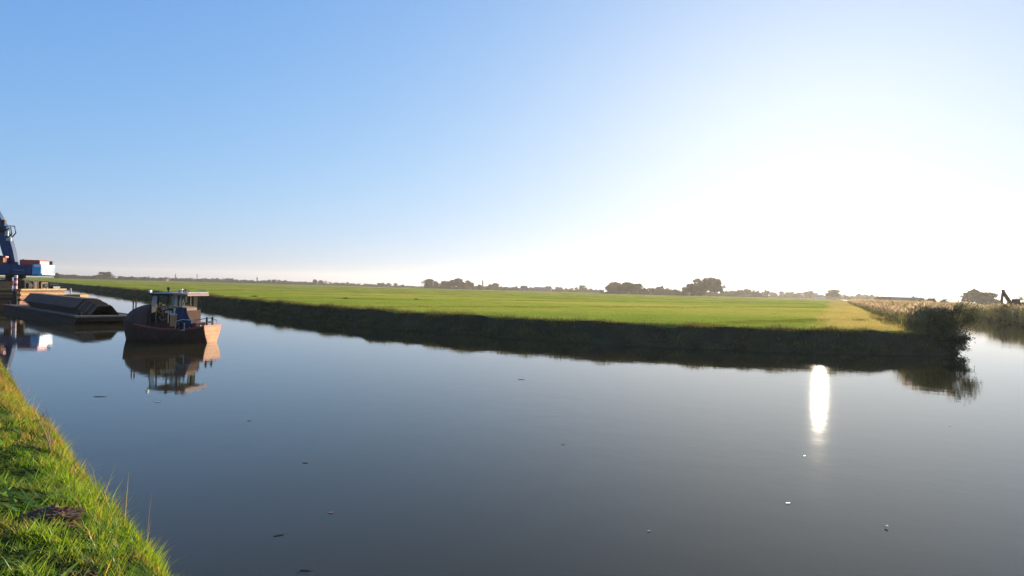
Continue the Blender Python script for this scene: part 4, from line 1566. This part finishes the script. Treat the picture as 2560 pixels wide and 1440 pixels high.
for q in range(5):
    m.box((1.3 + 0.28 * q, 0.1, HZ + 1.655), (0.1, 1.8, 0.03))
m.build('hood_louvre', M['dark'], hood)
m = MB()
m.tube([(0.95, -0.5, HZ + 1.1), (0.95, -0.5, HZ + 1.72)], 0.07, 8)
m.build('exhaust', M['dark'], ex)
m = MB()
m.tube([(2.9, 0.9, HZ + 1.2), (2.9, 0.9, HZ + 1.62)], 0.09, 8)
m.build('tail_lamp', M['slate'], ex)
m = MB()
m.tube([(-0.7, -1.38, HZ + 1.1), (-0.7, -1.38, HZ + 1.95), (0.35, -1.38, HZ + 1.95), (0.35, -1.38, HZ + 1.1)], 0.03, 6)
m.tube([(-0.2, -1.38, HZ + 1.1), (-0.2, -1.38, HZ + 1.95)], 0.02, 5)
m.build('handrail', M['dark'], ex)
m = MB()
m.box((-0.85, -1.0, HZ + 1.0), (0.9, 0.85, 1.7))
sd_ = m.build('side_box', M['redbrown'], ex, bevel=0.04)
m = MB()
m.box((-0.62, -1.02, HZ + 1.9), (0.7, 0.6, 0.2))
m.build('cover', M['red'], sd_, bevel=0.03)
m = MB()
m.box((-2.3, -0.92, HZ + 0.42), (1.7, 1.0, 0.7))
cab = m.build('cab', M['blue'], ex, bevel=0.04)
for x in (-3.1, -1.5):
    for y_ in (-1.38, -0.46):
        m = MB()
        m.box((x, y_, HZ + 1.35), (0.09, 0.09, 1.2))
        m.build('cab_pillar', M['dark'], cab)
m = MB()
m.box((-2.3, -0.92, HZ + 1.98), (1.8, 1.1, 0.1))
m.build('cab_roof', M['dark'], cab)
m = MB()
m.box((-2.3, -1.38, HZ + 1.35), (1.5, 0.02, 1.14))
m.build('cab_window', M['glass'], cab)
m = MB()
m.box((-2.3, -0.46, HZ + 1.35), (1.5, 0.02, 1.14))
m.build('cab_window', M['glass'], cab)
# boom: bent box girder rising to the left out of the picture
m = MB()
bp = [(-0.25, HZ + 0.9, 0.42), (-0.7, HZ + 2.6, 0.52), (-1.25, HZ + 4.6, 0.50), (-2.7, HZ + 7.6, 0.42), (-5.2, HZ + 10.0, 0.32)]
secs = []
for q, (x, z, hw) in enumerate(bp):
    a = Vector((bp[min(q + 1, 4)][0] - bp[max(q - 1, 0)][0], bp[min(q + 1, 4)][1] - bp[max(q - 1, 0)][1])).normalized()
    nrm = Vector((a.y, -a.x))
    secs.append([Vector((x + nrm.x * hw * s1, s2 * 0.33, z + nrm.y * hw * s1)) for s1, s2 in ((1, 1), (1, -1), (-1, -1), (-1, 1))])
m.loft(secs, closed=True)
boom = m.build('boom', M['blue'], ex, bevel=0.03)
for y_ in (-0.5, 0.5):
    m = MB()
    m.tube([(-2.5, y_, HZ + 0.35), (-2.1, y_, HZ + 3.1)], 0.16, 10)
    cy = m.build('boom_cylinder', M['dark'], ex)
    m = MB()
    m.tube([(-2.1, y_, HZ + 3.1), (-1.85, y_, HZ + 4.9), (-1.7, y_, HZ + 5.2)], 0.09, 8)
    m.build('piston_rod', M['chrome'], cy)
m = MB()
m.box((-1.35, 0, HZ + 4.75), (1.0, 0.9, 0.5), Matrix.Rotation(0.4, 3, 'Y'))
m.build('cylinder_mount', M['dark'], boom)
m = MB()
m.tube([(-0.85, -0.35, HZ + 4.7), (-0.35, -0.4, HZ + 5.0), (-0.25, -0.4, HZ + 4.3), (-0.75, -0.36, HZ + 3.8)], 0.07, 7)
m.tube([(-0.95, 0.3, HZ + 5.2), (-0.45, 0.35, HZ + 5.2), (-0.3, 0.35, HZ + 4.5), (-0.7, 0.3, HZ + 3.9)], 0.06, 7)
m.build('hydraulic_hose', M['rubber'], boom)
m = MB()
m.box((-0.5, -0.38, HZ + 3.75), (0.45, 0.2, 0.28)).box((-0.75, -0.34, HZ + 4.35), (0.3, 0.12, 0.5))
m.build('work_lamp', M['pale'], boom)
m = MB()
m.box((-1.15, -0.2, HZ + 5.55), (0.35, 0.3, 0.45))
m.build('bracket', M['rust'], boom)
m = MB()
m.bar((-5.2, 0, HZ + 10.1), (-9.6, 0, HZ + 6.2), 0.5, 0.6)
m.build('stick', M['blue'], ex, bevel=0.03)

# ------------------------------------------------------------------ far buildings, mast, crane arm
def house(name, px, Y, w_, d_, wall_h, roof_h, wm, rm, nwin, label, rz=0.0, cat='building', base=MEADOW_Z):
    root = empty(name, (gx(px, Y), Y, base), rz, label, cat)
    m = MB()
    m.box((0, 0, wall_h / 2), (w_, d_, wall_h))
    m.build('wall', M[wm], root)
    m = MB()
    m.prism([(-d_ / 2 - 0.3, wall_h), (0, wall_h + roof_h), (d_ / 2 + 0.3, wall_h)], (-w_ / 2 - 0.3, w_ / 2 + 0.3), 'x')
    m.build('roof', M[rm], root)
    for q in range(nwin):
        x = -w_ / 2 + w_ * (q + 0.5) / nwin
        m = MB()
        m.box((x, -d_ / 2 - 0.03, wall_h * 0.55), (w_ / nwin * 0.6, 0.08, wall_h * 0.42))
        m.build('window', M['glass'], root)
    return root
house('farm_building', 1349, 800, 14.5, 9, 3.2, 2.6, 'brick', 'slate', 6, 'long low grey farm building with a row of windows between the trees')
house('farm_building', 1310, 806, 8, 8, 4.2, 3.0, 'brick', 'slate', 3, 'taller gabled farmhouse at the left end of the long farm building', 0.2)
house('farm_building', 1371, 792, 7.5, 8, 5.0, 2.2, 'brick', 'tile', 3, 'taller block at the right end of the long farm building', -0.1)
house('white_shed', 2044, 840, 9, 6, 1.9, 1.4, 'white', 'slate', 3, 'small white farm shed below the pale tree near the sun')
house('white_shed', 2056, 838, 4, 5, 1.6, 1.0, 'white', 'white', 2, 'smaller of the two white sheds, standing right of the other')
house('long_shed', 2262, 420, 21, 12, 2.5, 1.2, 'slate', 'slate', 5, 'long flat dark blue shed behind the reeds on the right', 0.03)
house('long_shed', 2215, 470, 12, 10, 2.4, 1.6, 'brick', 'tile', 4, 'brownish shed with chimneys just left of the long blue shed')
house('cottage', 413, 945, 7, 7, 2.2, 2.2, 'brick', 'tile', 2, 'small low cottage among the trees above the workboat roof')
mast = empty('radio_mast', (gx(1725, 900), 900, MEADOW_Z), 0, 'thin tall radio mast rising from behind the big rounded tree clump', 'mast')
H_ = 43.0
for q in range(3):
    a = 2 * math.pi * q / 3
    m = MB()
    m.tube([(0.55 * math.cos(a), 0.55 * math.sin(a), 0), (0.2 * math.cos(a), 0.2 * math.sin(a), H_)], 0.10, 5)
    m.build('mast_leg', M['pale'], mast)
m = MB()
for q in range(40):
    z0, z1 = H_ * q / 40, H_ * (q + 1) / 40
    for r_ in range(3):
        a, b = 2 * math.pi * (r_ + q) / 3, 2 * math.pi * (r_ + q + 1) / 3
        k0, k1 = 0.55 - 0.35 * q / 40, 0.55 - 0.35 * (q + 1) / 40
        m.tube([(k0 * math.cos(a), k0 * math.sin(a), z0), (k1 * math.cos(b), k1 * math.sin(b), z1)], 0.05, 3)
m.build('lattice', M['pale'], mast)
m = MB()
m.tube([(0, 0, H_), (0, 0, H_ + 2.2)], 0.07, 5).box((0.4, 0, H_ - 1.5), (0.5, 0.3, 1.6))
m.build('antenna', M['pale'], mast)

YC = 150
ca = empty('excavator', (gx(2520, YC), YC, 1.0), 0, 'distant brown excavator behind the reeds with its arm folded to a point', 'excavator')
lx = lambda px: gx(px, YC) - gx(2520, YC)
lz = lambda px, py: gz(px, py, YC) - 1.0
m = MB()
m.loft([[Vector((lx(px) + s1 * w_, s2 * 0.22, lz(px, py))) for s1, s2 in ((1, 1), (1, -1), (-1, -1), (-1, 1))] for px, py, w_ in ((2531, 764, 0.40), (2520, 748, 0.45), (2509, 731, 0.33), (2507, 724, 0.22))], closed=True)
m.build('boom', M['rust'], ca)
m = MB()
m.loft([[Vector((lx(px) + s1 * w_, s2 * 0.18, lz(px, py))) for s1, s2 in ((1, 1), (1, -1), (-1, -1), (-1, 1))] for px, py, w_ in ((2508, 726, 0.2), (2505, 745, 0.22), (2504, 772, 0.18))], closed=True)
m.build('stick', M['rust'], ca)
m = MB()
m.tube([(lx(2516), -0.1, lz(2516, 741)), (lx(2511), -0.1, lz(2511, 729))], 0.08, 6)
m.build('arm_cylinder', M['dark'], ca)
m = MB()
m.prism([(lx(2500), lz(2504, 772)), (lx(2511), lz(2504, 772)), (lx(2512), lz(2504, 779)), (lx(2503), lz(2504, 781))], (-0.5, 0.5), 'y')
m.build('bucket', M['ochre'], ca)
m = MB()
m.box((lx(2548), 0, 1.55), (4.2, 2.5, 1.3))
m.build('body', M['rust'], ca, bevel=0.06)
m = MB()
m.box((lx(2534), -0.7, 2.2), (1.3, 1.1, 1.5))
m.build('cab', M['dark'], ca, bevel=0.05)
for y_ in (-1.2, 1.2):
    m = MB()
    m.box((lx(2543), y_, 0.45), (3.8, 0.55, 0.9))
    m.build('track', M['rubber'], ca, bevel=0.2)

# ------------------------------------------------------------------ things afloat, stakes
def leaf_thing(px, py, sx, kind_, mt, label, rz):
    Y = EYE * F / (py - hor(px))
    m = MB()
    if kind_ == 'leaf':
        pts_ = [(-0.5, 0), (-0.2, 0.22), (0.2, 0.2), (0.5, 0.03), (0.62, 0), (0.2, -0.2), (-0.2, -0.23)]
        m.loft([[Vector((a * sx, b * sx, 0.004 + 0.25 * sx * b * b)) for a, b in pts_], [Vector((a * sx, b * sx, 0.008 + 0.25 * sx * b * b)) for a, b in pts_]], closed=True)
    elif kind_ == 'curl':
        secs_ = []
        for q in range(8):
            a = 0.6 + 3.6 * q / 7
            secs_.append([Vector((math.cos(a) * sx * 0.5, -0.35 * sx, 0.01 + sx * 0.28 * (1 + math.sin(a)))), Vector((math.cos(a) * sx * 0.5, 0.35 * sx, 0.01 + sx * 0.28 * (1 + math.sin(a))))])
        m.loft(secs_)
    else:
        m.tube([(-0.5 * sx, 0, 0.005), (-0.1 * sx, 0.06 * sx, 0.008), (0.3 * sx, 0.02 * sx, 0.006), (0.5 * sx, 0.12 * sx, 0.01)], [0.006, 0.007, 0.005, 0.003], 5)
        m.tube([(0.05 * sx, 0.05 * sx, 0.007), (0.3 * sx, -0.12 * sx, 0.006)], [0.004, 0.002], 4)
    ob = m.build('floating_leaf' if kind_ != 'twig' else 'floating_twig', M[mt])
    ob.location = (gx(px, Y), Y, 0.0)
    ob.rotation_euler = (0, 0, rz)
    tag(ob, label, 'leaf' if kind_ != 'twig' else 'twig')
leaf_thing(2232, 1320, 0.045, 'curl', 'pale', 'curled pale leaf floating alone at the lower right of the canal', 0.4)
leaf_thing(1983, 1258, 0.075, 'leaf', 'pale', 'small pale leaf floating on the water below the sun glint', 0.2)
leaf_thing(2022, 1140, 0.07, 'leaf', 'pale', 'tiny pale leaf floating just under the tip of the sun glint', 0.9)
leaf_thing(1418, 1111, 0.06, 'leaf', 'driftweed', 'dark leaf floating near the middle of the canal', 0.1)
leaf_thing(2383, 1065, 0.07, 'leaf', 'driftweed', 'dark leaf floating below the reflection of the corner bush', 0.3)
leaf_thing(716, 1338, 0.13, 'twig', 'straw', 'pale thin twig floating in the lower left part of the water', 0.5)
leaf_thing(842, 1282, 0.06, 'leaf', 'wood', 'small pale leaf floating right of the thin twig', 0.2)
leaf_thing(785, 1426, 0.13, 'twig', 'straw', 'pale forked twig floating at the bottom edge of the photo', -0.05)
leaf_thing(775, 1157, 0.09, 'leaf', 'driftweed', 'dark flat leaf floating left of the middle of the canal', 0.0)
leaf_thing(632, 1052, 0.075, 'leaf', 'driftweed', 'dark leaf floating halfway between workboat and lower left twigs', 0.1)
leaf_thing(258, 992, 0.3, 'twig', 'driftweed', 'long dark twig floating close to the grassy bank', 0.1)
leaf_thing(402, 1005, 0.13, 'leaf', 'pale', 'pale leaf floating below the reflection of the workboat roof', 0.4)
leaf_thing(1310, 949, 0.22, 'twig', 'driftweed', 'dark twig floating just off the far bank shadow', 0.2)
leaf_thing(1638, 1328, 0.06, 'leaf', 'wood', 'faint brown leaf floating at the bottom right of the middle', 0.7)

def stake(px, Y, off_z, hgt, lean, label):
    root = empty('bank_stake', (gx(px, Y), Y, off_z), 0, label, 'stake', 'pale stakes on the slope of the far bank')
    m = MB()
    m.tube([(0, 0, -0.15), (lean * 0.5, 0, hgt * 0.5), (lean, 0, hgt)], [0.028, 0.027, 0.024], 6)
    m.build('shaft', M['driftweed'], root)
    return root
for px, py, hpx, lean, lab in ((1044, 810, 13, 0.06, 'slanting pale wooden stake on the dark bank, left pair, right one'), (1038, 809, 8, 0.0, 'short dull stake on the dark bank, left one of the left pair'),
                               (1124, 818, 20, 0.08, 'tallest pale stake on the dark bank, right pair'), (1133, 807, 9, 0.02, 'short stake just right of the tallest pale one on the bank')):
    Y = 41.5
    # walk back along the view ray until it meets the slope
    for Yt in np.arange(36, 46, 0.05):
        zt = gz(px, py, Yt)
        if float(z_far(np.array([[gx(px, Yt), Yt]]))[0]) >= zt:
            Y = Yt
            break
    stake(px, Y, gz(px, py, Y), hpx / F * Y, lean, lab)
for px, py, wd, lab in ((637, 743, 0.5, 'dark tussock of rushes in the meadow just right of the workboat'), (864, 748, 0.45, 'low dark tussock on the meadow furrow left of centre'), (1041, 750, 0.4, 'single dark tussock on the meadow furrow near the centre'),
                        (2152, 804, 0.75, 'dark tussock where the green meadow meets the dry strip'), (2172, 776, 0.8, 'dark tussock in the dry strip farther back near the reeds')):
    Y = (EYE - MEADOW_Z) * F / (py - hor(px))
    Y = min(Y, 120)
    g_ = np.random.default_rng(int(px))
    n = 260
    b = np.c_[g_.normal(0, wd * 0.38, n), g_.normal(0, wd * 0.3, n), np.full(n, -0.02)]
    v, tr, cc = blades(b, 0.12 + 0.22 * g_.random(n), np.full(n, 0.03), g_.random(n) * 6.28, 0.1 + 0.4 * g_.random(n), 0.3 * g_.random(n), lerp((0.03, 0.04, 0.012), (0.07, 0.075, 0.02), g_.random(n)), None, 2)
    o = link_mesh('rush_tussock', mesh_np('rush_tussock', v, tr, M['mgrass'], cc))
    o.location = (gx(px, Y), Y, MEADOW_Z)
    tag(o, lab, 'tussock')
